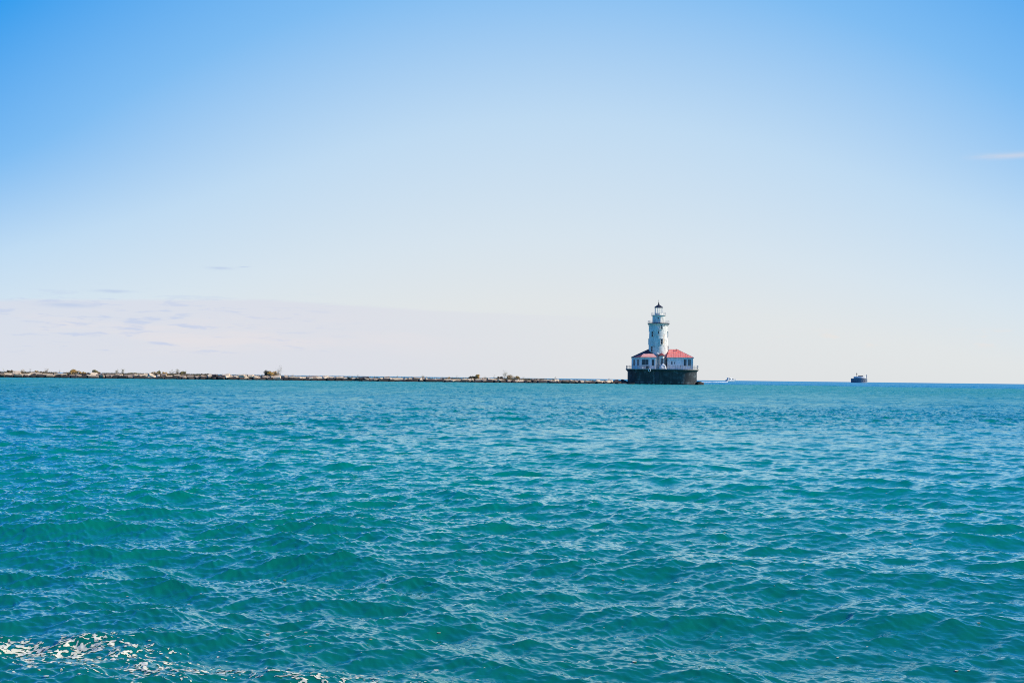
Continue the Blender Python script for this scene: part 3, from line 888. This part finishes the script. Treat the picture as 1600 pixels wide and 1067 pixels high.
for k, (lx, ly, w, h, lab) in enumerate(((-5.1, -6.7, 0.75, 0.75, 'squat pale crate on the deck at the canted corner of the left wing'), (-3.6, -6.5, 0.9, 0.85, 'dark wheeled equipment crate under the wide dark opening of the left wing'))):
    p, rz = on_deck('', lx, ly)
    e = empty('equipment_crate', p, rz + R(8)); tag(e, lab, 'crate')
    mb = MB(); mb.box((0, 0, h / 2), (w, 0.7, h), taper=0.96)
    for s in (-1, 1): mb.box((s * w * 0.3, -0.36, h / 2), (0.07, 0.04, h * 0.9))
    mb.build('body', M['tarp'] if k == 0 else M['shutter'], e)
    mb = MB(); mb.box((0, 0, h + 0.042), (w + 0.08, 0.78, 0.08)); mb.build('lid', M['fascia'] if k == 0 else M['dark'], e)

# ------------------------------------------------------------------ breakwater
B0, B1 = 318.0, 364.0
def bw_y(px): return B0 + (B1 - B0) * (px + 30) / 1015.0
def bw_pt(px, back=0.0):
    D = bw_y(px)
    return Vector((PX(px, D), D + back, 0))
BDIR = (bw_pt(980) - bw_pt(-30)).normalized(); BN = Vector((-BDIR.y, BDIR.x, 0))
BROT = math.atan2(BDIR.y, BDIR.x)
START = bw_pt(-60); LEN = (bw_pt(985) - START).length
def px_of(s):
    p = START + BDIR * s
    return p.x / p.y * FPX + 800.0
def s_of(px):
    lo, hi = 0.0, LEN * 1.1
    for _ in range(40):
        m_ = (lo + hi) / 2
        if px_of(m_) < px: lo = m_
        else: hi = m_
    return lo
def height_at(px):  # crest height of the breakwater, metres
    return np.interp(px, [-60, 100, 240, 330, 420, 560, 760, 900, 985], [1.38, 1.36, 1.35, 1.32, 1.29, 1.22, 1.13, 1.04, 0.90])

# core of small rubble
mb = MB(); rows = []
g = random.Random(3); ns = 420
for i in range(ns + 1):
    s = LEN * i / ns; h = float(height_at(px_of(s)))
    row = []
    for (b, k) in ((-2.7, -1.2), (-2.2, 0.1), (-1.3, 0.42), (-0.2, 0.72), (1.0, 0.86), (2.6, 0.84), (4.2, 0.5), (5.6, -1.2)):
        zz = (k * h if k > 0 else k) + (g.random() - 0.5) * 0.22
        p = START + BDIR * (s + (g.random() - 0.5) * 0.3) + BN * (b + (g.random() - 0.5) * 0.3)
        row.append((p.x, p.y, zz))
    rows.append(row)
vs = [p for r_ in rows for p in r_]; fs = []
for i in range(ns):
    for j in range(7): fs.append((i * 8 + j, (i + 1) * 8 + j, (i + 1) * 8 + j + 1, i * 8 + j + 1))
mb.add(vs, fs)
core = mb.build('breakwater', M['rubble']); tag(core, 'low dark rubble core of the long stone breakwater', kind='structure')

def stone_mesh(l, d, h, gr, rough=0.18, cham=0.16):
    bm = bmesh.new()
    for sx in (-1, 1):
        for sy in (-1, 1):
            for sz in (-1, 1):
                j = Vector((gr.uniform(-1, 1) * rough * min(l, 1.5) * 0.5, gr.uniform(-1, 1) * rough * d * 0.5, gr.uniform(-1, 1) * rough * h * 0.5))
                c = Vector((sx * l / 2, sy * d / 2, sz * h / 2)) + j
                k = cham * min(l, d, h) * gr.uniform(0.6, 1.5)
                for ax in range(3):
                    q = c.copy(); q[ax] -= (sx, sy, sz)[ax] * k
                    bm.verts.new(q)
    ret = bmesh.ops.convex_hull(bm, input=bm.verts)
    junk = [e_ for e_ in ret['geom_interior'] if isinstance(e_, bmesh.types.BMVert)]
    if junk: bmesh.ops.delete(bm, geom=junk, context='VERTS')
    bmesh.ops.dissolve_limit(bm, angle_limit=R(6), verts=bm.verts, edges=bm.edges)
    me = bpy.data.meshes.new('stone_block'); bm.to_mesh(me); bm.free()
    return me

STONES = []
def stone(s, back, zc, l, d, h, mat, tiltf=0.0, roll=0.0, yaw=0.0, tier='', shape='', tone='', rough=0.18):
    gr = random.Random(int(s * 1000) + int(back * 77) + 5)
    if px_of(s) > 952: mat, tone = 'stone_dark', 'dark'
    me = stone_mesh(l, d, h, gr, rough)
    me.materials.append(M[mat])
    o = bpy.data.objects.new('stone_block', me); COL.objects.link(o)
    p = START + BDIR * s + BN * back
    o.location = (p.x, p.y, zc)
    o.rotation_euler = (Matrix.Rotation(BROT + yaw, 4, 'Z') @ Matrix.Rotation(tiltf, 4, 'X') @ Matrix.Rotation(roll, 4, 'Y')).to_euler()
    o['category'] = 'stone block'; o['group'] = 'stone blocks of the breakwater'
    STONES.append([px_of(s), o, tier, shape, tone])
    return o

gr = random.Random(19)
def rough_zone(px):
    """share of loose boulders against squared slabs"""
    return float(np.interp(px, [-60, 60, 200, 240, 330, 430, 450, 700, 780, 990], [0.25, 0.2, 0.25, 0.6, 0.8, 0.7, 0.1, 0.1, 0.6, 0.7]))
# waterline course: mostly dark, in shade and wet
s = 0.0
while s < LEN:
    px = px_of(s); rz_ = rough_zone(px); h0 = float(height_at(px))
    l = gr.uniform(1.4, 3.2) if gr.random() > rz_ else gr.uniform(0.9, 2.0)
    h = gr.uniform(0.75, 1.05) * h0 * 0.95
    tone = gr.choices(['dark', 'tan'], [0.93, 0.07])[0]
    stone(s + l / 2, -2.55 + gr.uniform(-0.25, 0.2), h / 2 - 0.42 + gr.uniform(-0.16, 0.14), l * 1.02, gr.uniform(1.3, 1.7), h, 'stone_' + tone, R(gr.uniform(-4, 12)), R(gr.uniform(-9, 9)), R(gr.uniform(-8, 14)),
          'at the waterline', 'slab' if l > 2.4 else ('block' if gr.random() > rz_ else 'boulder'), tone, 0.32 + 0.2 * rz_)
    s += l + gr.uniform(0.0, 0.35) + (gr.uniform(0, 0.5) if gr.random() < rz_ else 0)
# top course, facing blocks whose tops slope to the water
s = 0.4
while s < LEN:
    px = px_of(s); rz_ = rough_zone(px); h0 = float(height_at(px))
    isb = gr.random() < rz_
    l = gr.uniform(1.1, 2.2) if isb else gr.uniform(1.5, 3.9)
    h = gr.uniform(0.5, 0.8) if isb else gr.uniform(0.36, 0.55)
    veg = any(a < px < b for a, b in ((58, 84), (110, 138), (235, 262), (278, 318), (776, 794), (818, 842)))
    tone = gr.choices(['pale', 'tan', 'dark'], [0.66, 0.28, 0.06] if not veg else [0.15, 0.5, 0.35])[0]
    zt = h0 * (gr.uniform(0.80, 1.06) if not isb else gr.uniform(0.78, 1.15)) - h / 2
    stone(s + l / 2, -1.15 + gr.uniform(-0.3, 0.2), zt, l, gr.uniform(1.2, 1.7), h, 'stone_' + tone, R(gr.uniform(12, 30) if isb else gr.uniform(4, 18)), R(gr.uniform(-14, 14) if isb else gr.uniform(-5, 6)), R(gr.uniform(-8, 16) if isb else gr.uniform(-3, 9)),
          'on the top course', 'boulder' if isb else ('slab' if l > 2.7 else 'block'), tone, 0.45 if isb else 0.28)
    s += l + gr.uniform(0.02, 0.3) + (gr.uniform(0.3, 0.9) if gr.random() < 0.2 else 0)
# small broken blocks wedged between the two courses
s = 1.5
while s < LEN - 4:
    px = px_of(s); h0 = float(height_at(px))
    l = gr.uniform(0.6, 1.5)
    tone = gr.choices(['pale', 'tan', 'dark'], [0.5, 0.3, 0.2])[0]
    stone(s, -2.2 + gr.uniform(-0.3, 0.25), h0 * gr.uniform(0.42, 0.74), l, gr.uniform(0.8, 1.2), gr.uniform(0.3, 0.6), 'stone_' + tone, R(gr.uniform(5, 40)), R(gr.uniform(-25, 25)), R(gr.uniform(-15, 30)), 'wedged midway', 'chunk', tone, 0.5)
    s += l + gr.uniform(0.6, 4.2)
# a few that stand out
for px, back, l, d, h, z_, tf, ro, ya, lab in ((378, -1.6, 1.75, 1.2, 1.55, 0.82, 14, 0, -12, 'big upright pale boulder left of the round green bush'),
        (221, -1.6, 2.2, 1.3, 0.75, 0.78, 26, 14, -18, 'tilted pale slab tipped up at its left end by the olive hedge'),
        (232, -1.6, 2.3, 1.3, 0.75, 0.72, 28, 16, -20, 'tilted pale slab leaning on the next one by the olive hedge'),
        (243, -1.9, 3.3, 1.4, 0.95, 0.66, 30, 20, -14, 'large pale wedge slab sloping down to the water'),
        (430, -1.9, 3.4, 1.5, 0.5, 0.80, 24, -8, -6, 'long pale slab below the tall bare sapling')):
    s_ = s_of(px)
    o = stone(s_, back, z_, l, d, h, 'stone_pale', R(tf), R(ro), R(ya), rough=0.42)
    o['label'] = lab; STONES.pop()
# labels for the others: tone, shape, course and the landmark they lie near, then the order from the left
MARKS = [(-70, 'left of the first grey shrub'), (28, 'by the pale tan scrub at far left'), (62, 'under the tan twiggy scrub'), (98, 'left of the low golden shrub'), (116, 'under the low golden shrub'),
         (142, 'below the small olive tree'), (170, 'below the two pale saplings'), (200, 'below the olive hedge'), (240, 'below the yellow olive bush'), (264, 'below the cluster of pale saplings'),
         (300, 'along the brown dry grass'), (350, 'beside the big upright boulder'), (405, 'below the round green bush'), (445, 'right of the tall bare sapling'), (500, 'on the bare slab stretch'),
         (560, 'by the first thin dry weed'), (610, 'by the second thin dry weed'), (650, 'by the faded pale bush'), (695, 'left of the dark snag'), (735, 'between dark snag and tan tuft'),
         (768, 'by the brown bush and thin sapling'), (805, 'right of the round tan bush'), (840, 'by the low dead grass'), (885, 'right of the upright weed'), (930, 'nearing the dark lighthouse caisson')]
TONE = {'pale': 'pale', 'tan': 'tan', 'dark': 'dark'}
groups = {}
for px, o, tier, shape, tone in STONES:
    mk_ = [m_ for p_, m_ in MARKS if p_ <= px][-1]
    groups.setdefault((tone, shape, tier, mk_), []).append((px, o))
ORD = ['', 'second', 'third', 'fourth', 'fifth', 'sixth', 'seventh']
for (tone, shape, tier, mk_), it in groups.items():
    it.sort(key=lambda q: q[0])
    for i, (px, o) in enumerate(it):
        base = f'{tone} stone {shape} {tier} {mk_}'
        if len(it) > 1:
            w_ = 'leftmost' if i == 0 else ('rightmost' if i == len(it) - 1 else ORD[min(i, 6)] + ' from left')
            base = f'{w_} {tone} {shape} {tier} {mk_}'
        o['label'] = base

# boulders at the foot of the lighthouse
for k, (lx, ly, l, h, z_, mt, lab) in enumerate(((13.6, -3.4, 1.5, 1.5, 0.35, 'stone_dark', 'dark boulder against the right foot of the lighthouse caisson'),
        (14.5, -3.1, 1.2, 0.8, 0.25, 'stone_dark', 'smaller outer dark boulder right of the lighthouse caisson'),
        (13.9, -4.6, 1.2, 0.5, 0.05, 'stone_tan', 'low tan boulder in the water in front of the dark right-hand boulders'),
        (-11.3, -2.0, 2.6, 1.4, 0.3, 'stone_dark', 'dark boulder touching the left foot of the lighthouse caisson'),
        (-13.8, -1.6, 2.8, 1.2, 0.3, 'stone_dark', 'dark flat boulder second out from the left of the caisson'))):
    p, rz = on_deck('', lx, ly, z_)
    g_ = random.Random(k + 60)
    me = stone_mesh(l, 1.6, h, g_, 0.5, 0.25); me.materials.append(M[mt])
    o = bpy.data.objects.new('boulder', me); COL.objects.link(o); o.location = p; o.rotation_euler = (R(12), R(g_.uniform(-10, 10)), rz + R(g_.uniform(-25, 25)))
    tag(o, lab, 'boulder', 'boulders at the foot of the lighthouse')

# ------------------------------------------------------------------ plants on the breakwater
def leaf(mb, c, size, g, m=0):
    n = Vector((g.gauss(0, 1), g.gauss(0, 1), g.gauss(0, 1))).normalized()
    u = n.orthogonal().normalized(); w = n.cross(u); a = g.uniform(0, 6.28)
    u, w = u * math.cos(a) + w * math.sin(a), w * math.cos(a) - u * math.sin(a)
    s1, s2 = size * g.uniform(0.7, 1.3), size * g.uniform(0.35, 0.6)
    mb.add([c - u * s1, c - w * s2, c + u * s1, c + w * s2], [(0, 1, 2, 3)], m)

def plant(px, top, wpx, kind, leafm, label, back=0.6, leafm2=None, base=None, cat='bush', lean=0.0):
    """px column, height of the top above the crest line in pixels of the photo, width in pixels"""
    if kind in ('dense', 'low'): wpx *= 1.3; top *= 1.12
    s_ = s_of(px); q = START + BDIR * s_ + BN * back
    D = q.y; mpp = D / FPX
    h0 = float(height_at(px)) - 0.15 if base is None else base
    H = top * mpp + 0.15; W = wpx * mpp
    g = random.Random(int(px * 10))
    root = empty('sapling' if kind in ('sparse', 'twig') else 'bush', (q.x, q.y, h0))
    tag(root, label, cat, 'plants growing on the breakwater')
    st = MB(); fo = MB()
    if kind in ('dense', 'low'):
        nst = 7 if kind == 'dense' else 11
        clumps = []
        for i in range(nst):
            ax = (i / (nst - 1) - 0.5) * W * 0.85 if kind == 'low' else g.uniform(-0.36, 0.36) * W
            hh = H * g.uniform(0.55, 0.85) * (1 - 0.55 * (abs(ax) / (W / 2)) ** 2)
            b = Vector((ax * 0.35 if kind == 'dense' else ax * 0.9, g.uniform(-0.3, 0.3), -0.25))
            t_ = Vector((ax, g.uniform(-0.4, 0.4) * min(W, 2.0), hh))
            st.tube(b, t_, 0.05 * max(0.6, H / 2), 0.02, 5)
            clumps.append((t_, g.uniform(0.20, 0.34) * H, i))
            if g.random() < 0.7: clumps.append((b.lerp(t_, 0.55) + Vector((g.uniform(-.2, .2), g.uniform(-.3, .3), 0)), g.uniform(0.22, 0.32) * H, i))
        for c, r_, i in clumps:
            for _ in range(int(60 + 90 * min(1.5, H / 2))):
                d = Vector((g.gauss(0, 1), g.gauss(0, 1), g.gauss(0, 1))).normalized() * r_ * g.random() ** 0.45
                d.x *= 1.15; d.z *= 0.85
                pnt = c + d
                if pnt.z < -0.1: pnt.z = g.uniform(-0.1, 0.2)
                leaf(fo, pnt, 0.085 + 0.035 * H / 2, g, 1 if (leafm2 and c.x < -0.02 * W) else 0)
        for _ in range(10):   # stray shoots
            c, r_, i = g.choice(clumps); e_ = c + Vector((g.uniform(-.5, .5) * r_, g.uniform(-.3, .3), r_ * g.uniform(0.9, 1.35)))
            st.tube(c, e_, 0.018, 0.008, 4)
            for _ in range(5): leaf(fo, c.lerp(e_, g.uniform(0.5, 1.0)) + Vector((g.uniform(-.08, .08),) * 3), 0.06, g)
    else:
        n = {'sparse': 5, 'twig': 2}[kind]
        for i in range(n):
            ax = g.uniform(-0.15, 0.15) * W
            hh = H * (1.0 if i == 0 else g.uniform(0.45, 0.9))
            p0 = Vector((ax, g.uniform(-.15, .15), -0.25)); 
            tx = (0.0 if i == 0 else g.uniform(-0.5, 0.5) * W) + lean * H
            p2 = Vector((tx, g.uniform(-.3, .3), hh)); p1 = p0.lerp(p2, 0.5) + Vector((g.uniform(-.1, .1) * W, 0, 0))
            st.tube(p0, p1, 0.035, 0.025, 5); st.tube(p1, p2, 0.025, 0.010, 5)
            tw = [p2]
            for _ in range(7 if kind == 'sparse' else 3):
                a = p0.lerp(p1, 1.0) if g.random() < 0.4 else p1.lerp(p2, g.uniform(0.1, 0.9))
                b = a + Vector((g.uniform(-0.28, 0.28) * W, g.uniform(-.2, .2), g.uniform(0.06, 0.2) * H))
                st.tube(a, b, 0.014, 0.006, 4); tw.append(b)
            for b in tw:
                for _ in range(11 if kind == 'sparse' else 7):
                    leaf(fo, b + Vector((g.gauss(0, .10), g.gauss(0, .10), g.gauss(0, .10))) * max(1.0, H / 1.8), 0.06, g)
    st.build('stem', M['bark'], root)
    fo.build('foliage', [M[leafm]] + ([M[leafm2]] if leafm2 else []), root)
    return root

P = plant
P(5.5, 6, 5, 'twig', 'pale_leaf', 'thin leafless looking twig nearest the left edge of the breakwater', cat='sapling')
P(16, 4.5, 7, 'dense', 'brown', 'small grey brown shrub near the left end of the breakwater')
P(36, 5.5, 9, 'sparse', 'tan', 'pale tan twiggy scrub between two grey shrubs at the left end', cat='shrub')
P(21.5, 2.5, 4, 'dense', 'brown', 'tiny dark shrub right beside the small grey brown one')
P(48, 6, 4, 'twig', 'brown', 'single thin dark twig left of the broad tan scrub', cat='sapling')
P(57, 3.5, 6, 'dense', 'tan', 'little tan tuft just left of the broad tan scrub')
P(65, 2.6, 14, 'low', 'brown', 'low brown scrub spreading left under the taller tan scrub', back=0.0)
P(72, 7.5, 9, 'sparse', 'tan', 'tall twiggy tan scrub with dark tips, tallest near the left end', cat='shrub')
P(93, 6, 4, 'twig', 'pale_leaf', 'thin pale weed standing alone left of the golden shrub', cat='sapling')
P(123, 4.2, 22, 'low', 'gold', 'broad low golden orange shrub spilling over the stones', back=-0.6)
P(115, 6.5, 6, 'dense', 'gold', 'upright golden tuft at the left end of the low golden shrub')
P(148, 6.2, 6, 'dense', 'olive', 'small dark olive tree standing alone right of the golden shrub', cat='small tree')
P(155, 2.8, 4, 'dense', 'brown', 'tiny brown shrub just right of the small olive tree')
P(184, 7, 7, 'sparse', 'pale_leaf', 'left one of two pale see-through saplings', cat='sapling')
P(192.5, 8.2, 7, 'sparse', 'pale_leaf', 'right and taller one of two pale see-through saplings', cat='sapling')
P(209, 2.4, 17, 'low', 'olive', 'low flat olive green hedge of scrub on the stones')
P(242, 3.8, 12, 'low', 'tan', 'low tan scrub left of the yellow olive bush')
P(249, 5.4, 6, 'dense', 'olive', 'small upright yellow olive bush amid tan scrub')
P(258, 4.0, 8, 'dense', 'gold', 'low golden bush right of the yellow olive bush')
P(270, 7.6, 7, 'sparse', 'pale_leaf', 'shorter pale sapling left in the cluster of saplings', cat='sapling')
P(277, 9.2, 7, 'sparse', 'olive', 'tallest sapling in the pale cluster, with an olive top', cat='sapling')
P(281, 3.4, 16, 'low', 'brown', 'low brown scrub at the foot of the pale sapling cluster')
P(287.5, 5.6, 7, 'dense', 'olive', 'olive bush right of the pale sapling cluster')
P(291, 7.0, 4, 'twig', 'pale_leaf', 'thin pale shoot rising behind the olive bush', cat='sapling')
P(322, 2.4, 22, 'low', 'brown', 'wide flat brown scrub left of the big upright boulder')
P(386, 4.0, 8, 'twig', 'pale_leaf', 'faint pale weed behind the big upright boulder', cat='sapling')
P(418, 7.8, 13, 'dense', 'darkgreen', 'largest round bush, dark green on its left side', back=0.8)
P(423, 6.6, 8, 'dense', 'gold', 'golden olive bush growing into the right of the largest round bush', back=-0.4)
P(431.5, 7.0, 9, 'dense', 'tan', 'cream tan spreading bush between round bush and tall sapling')
P(438, 16, 12, 'sparse', 'pale_leaf', 'tallest bare sapling of all, right of the round bush', cat='sapling')
P(459, 4, 5, 'twig', 'pale_leaf', 'little pale weed right of the tallest bare sapling', cat='sapling')
P(560, 4.2, 4, 'twig', 'brown', 'thin dry weed alone on the bare slab stretch', cat='sapling')
P(606, 1.6, 10, 'low', 'brown', 'flat brown scrub on the middle of the breakwater')
P(622, 4.4, 4, 'twig', 'pale_leaf', 'second thin dry weed right of the flat brown scrub', cat='sapling')
P(661, 4.6, 6, 'sparse', 'pale_leaf', 'faded pale grey bush between the thin weeds and the dark snag', cat='shrub')
P(667, 2.8, 4, 'twig', 'tan', 'short tan weed just right of the faded pale bush', cat='sapling')
P(703, 2.2, 4, 'dense', 'gold', 'tiny golden tuft left of the forked pale weed')
P(715, 5.0, 6, 'twig', 'pale_leaf', 'forked pale weed left of the dark snag', cat='sapling')
P(740, 4.2, 10, 'low', 'darkgreen', 'dark twisted low snag of bush left of the round tan tuft', lean=0.2)
P(747.5, 6.6, 4.5, 'dense', 'gold', 'small round tan gold tuft on a stem right of the dark snag', cat='small tree')
P(759, 4.4, 8, 'sparse', 'pale_leaf', 'sparse see-through pale shrub right of the round tan tuft', cat='shrub')
P(775.5, 7.2, 4, 'twig', 'tan', 'leaning thin weed left of the brown bush', cat='sapling', lean=-0.15)
P(783, 4.2, 10, 'dense', 'brown', 'brown grey bush left of the tall thin sapling')
P(789, 13.5, 10, 'sparse', 'pale_leaf', 'tall thin sapling between the brown bush and round tan bush', cat='sapling')
P(797.5, 7.2, 10, 'dense', 'tan', 'round tan orange bush right of the tall thin sapling')
P(809, 4.6, 8, 'dense', 'gold', 'small yellow bush right of the round tan orange bush')
P(819, 4.4, 5, 'twig', 'pale_leaf', 'pale weed right of the small yellow bush', cat='sapling')
P(846, 1.8, 18, 'low', 'brown', 'low dead brown scrub between yellow bush and upright weed')
P(869.5, 5.4, 4, 'twig', 'olive', 'upright dark leafy weed on the right third of the breakwater', cat='sapling')
P(953, 4.2, 3, 'twig', 'brown', 'last thin weed nearest the lighthouse', cat='sapling')

# dry grass along the crest
mb = MB(); g = random.Random(91)
zones = [(-50, 10, 0.5), (10, 90, 1.0), (100, 140, 0.8), (160, 260, 0.8), (262, 330, 1.3), (330, 440, 0.3), (440, 690, 0.16), (690, 770, 0.5), (772, 830, 1.3), (830, 870, 0.8), (870, 960, 0.2)]
for a, b, dens in zones:
    for _ in range(int((b - a) * 30 * dens)):
        s_ = s_of(g.uniform(a, b)); q = START + BDIR * s_ + BN * g.uniform(-1.4, 2.5)
        z_ = float(height_at(px_of(s_))) * 0.92; h = g.uniform(0.2, 0.7); w = g.uniform(0.025, 0.055)
        lx, ly = g.uniform(-.25, .25), g.uniform(-.25, .25)
        mb.add([(q.x - w, q.y, z_ - 0.1), (q.x + w, q.y, z_ - 0.1), (q.x + lx, q.y + ly, z_ + h)], [(0, 1, 2)])
tag(mb.build('dry_grass', M['grass']), 'dry brown grass along the crest of the breakwater', 'grass', kind='stuff')

# ------------------------------------------------------------------ white motorboat far out
BD = 900.0
mpp = BD / FPX
BX = PX(1143, BD)
boat = empty('motorboat', (BX, BD, 0.95), R(30))
tag(boat, 'small white cabin motorboat speeding right on the horizon beside the lighthouse', 'motorboat')
L_ = 20.5 * mpp; hw = 1.6
def hull_ring(x_, wid, z0, z1): return [(x_, -wid, z1), (x_, -wid * 0.75, z0 + 0.35), (x_, 0, z0), (x_, wid * 0.75, z0 + 0.35), (x_, wid, z1)]
mb = MB(); rings = []
for t_, w_, z0, z1 in ((-0.5, 0.9, -0.5, 1.0), (-0.2, 1.0, -0.5, 1.1), (0.1, 1.0, -0.35, 1.35), (0.3, 0.8, -0.05, 1.6), (0.43, 0.4, 0.5, 1.85), (0.5, 0.04, 1.2, 2.0)):
    rings.append(hull_ring(t_ * L_, hw * w_, z0 + 0.1, z1))
mb.rings(rings)
mb.build('hull', M['white'], boat)
mb = MB(); mb.rings([[(x_, y_, z_) for x_, y_ in ((-0.26 * L_ + a, -1.2 * k), (0.30 * L_ - b, -0.9 * k), (0.30 * L_ - b, 0.9 * k), (-0.26 * L_ + a, 1.2 * k))] for z_, a, b, k in ((1.0, 0, 0, 1), (2.0, 0.3, 1.2, 0.95), (2.75, 0.6, 2.5, 0.8))])
cab = mb.build('cabin', M['white'], boat)
mb = MB(); mb.box((-0.18 * L_, -1.17, 2.05), (0.8, 0.25, 0.55)); mb.build('window', M['glass'], cab)
mb = MB(); mb.box((0.09 * L_, -1.06, 2.1), (1.3, 0.25, 0.35)); mb.build('window', M['glass'], cab)
mb = MB(); mb.box((0.24 * L_, -1.14, 1.2), (2.0, 0.14, 0.22)); mb.build('hull_stripe', M['dark'], boat)
mb = MB(); mb.rings([[(-0.30 * L_, y_, z_) for y_, z_ in ((-1.1, 1.0), (-0.95, 2.9), (0.95, 2.9), (1.1, 1.0))], [(-0.36 * L_, y_, z_) for y_, z_ in ((-1.1, 1.0), (-0.95, 2.7), (0.95, 2.7), (1.1, 1.0))]])
mb.box((-0.12 * L_, 0, 3.0), (0.40 * L_, 1.9, 0.12)); mb.build('canopy', M['white'], boat)
mb = MB(); mb.box((-0.42 * L_, 0, 1.15), (0.6, 1.9, 0.5)); mb.build('cockpit', M['shutter'], boat)
# its wake: churned white mound trailing to the left
mb = MB(); g = random.Random(12); rows = []
for i in range(70):
    t_ = i / 69.0; x_ = BX - L_ * 0.33 - t_ * 27; k = (1 - t_ * 0.45)
    rows.append([(x_, BD - 3 - 12 * t_ + y_ * (1 + 0.6 * t_) + g.uniform(-.2, .2), z_ * k * g.uniform(0.2, 0.7) + 0.05) for y_, z_ in ((-2.4, -1.3), (-1.4, 0.5), (-0.5, 0.95), (0.5, 0.95), (1.4, 0.5), (2.4, -1.3))])
vs = [p for r_ in rows for p in r_]; fs = []
for i in range(69):
    for j in range(5): fs.append((i * 6 + j, i * 6 + j + 1, (i + 1) * 6 + j + 1, (i + 1) * 6 + j))
mb.add(vs, fs)
tag(mb.build('wake', mk('wake_foam', (0.82, 0.83, 0.82), (0.7, 0.73, 0.75), 2.0, 0.8), smooth=True), 'white wake trailing behind the motorboat', 'wake', kind='stuff')

# ------------------------------------------------------------------ blocky station far out
SD = 2100.0
mpp = SD / FPX
SX = PX(1342.6, SD)
st_ = empty('offshore_station', (SX, SD, 0), -math.atan2(SX, SD))
tag(st_, 'blocky blue grey vessel-like station with mast on the horizon at right', 'offshore station')
M['steel'] = mk('blue_grey_steel', (0.13, 0.15, 0.19), (0.20, 0.22, 0.26), 0.2, 0.6)
rad = 12.2 * mpp
mb = MB(); mb.lathe([(rad, -3), (rad, 6.2 * mpp), (rad * 1.02, 6.4 * mpp), (rad * 1.02, 6.9 * mpp)], 28)
hullb = mb.build('hull', M['steel'], st_, smooth=True, angle=40)
mb = MB()
for k in range(12):
    a = R(-90 + 15 + 14 * (k - 6)); mb.box(((rad + 0.05) * math.cos(a), (rad + 0.05) * math.sin(a), 3.4 * mpp), (0.9, 0.5, 1.6), a + math.pi / 2)
mb.build('porthole', M['glass'], hullb)
mb = MB(); mb.lathe([(9.4 * mpp, 6.903 * mpp), (9.4 * mpp, 7.4 * mpp)], 24, (1.6 * mpp, 0)); mb.build('upper_deck', M['dark'], st_, smooth=True, angle=40)
mb = MB(); mb.lathe([(9.6 * mpp, 7.41 * mpp), (9.3 * mpp, 9.5 * mpp), (7.0 * mpp, 10.0 * mpp)], 24, (1.3 * mpp, 0)); mb.build('superstructure', M['white'], st_, smooth=True, angle=40)
mb = MB(); mb.box((2.4 * mpp, 0, 10.4 * mpp), (7.6 * mpp, 8.0, 1.3 * mpp), m=0); mb.box((2.4 * mpp, 0, 11.18 * mpp), (8.2 * mpp, 8.6, 0.25 * mpp), m=1)
mb.box((-0.2 * mpp, -4.1, 10.4 * mpp), (0.5 * mpp, 0.3, 1.2 * mpp), m=1)
mb.build('wheelhouse', [M['glass'], M['fascia']], st_)
mb = MB(); mb.tube((-3.3 * mpp, 0, 9.6 * mpp), (-3.3 * mpp, 0, 16.2 * mpp), 0.5, 0.3, 8); mb.box((-3.3 * mpp, 0, 13.6 * mpp), (1.5 * mpp, 1.6, 1.2 * mpp)); mb.lathe([(1.5 * mpp, 9.5 * mpp), (0.4 * mpp, 10.4 * mpp)], 10, (-3.3 * mpp, 0)); mb.build('mast', M['dark'], st_)
mb = MB(); mb.tube((11.3 * mpp, 0, 7.4 * mpp), (11.3 * mpp, 0, 12.8 * mpp), 0.75, 0.75, 8); mb.build('flue', M['pale_rail'], st_)

print('stones', len(STONES), 'objects', len(bpy.data.objects))
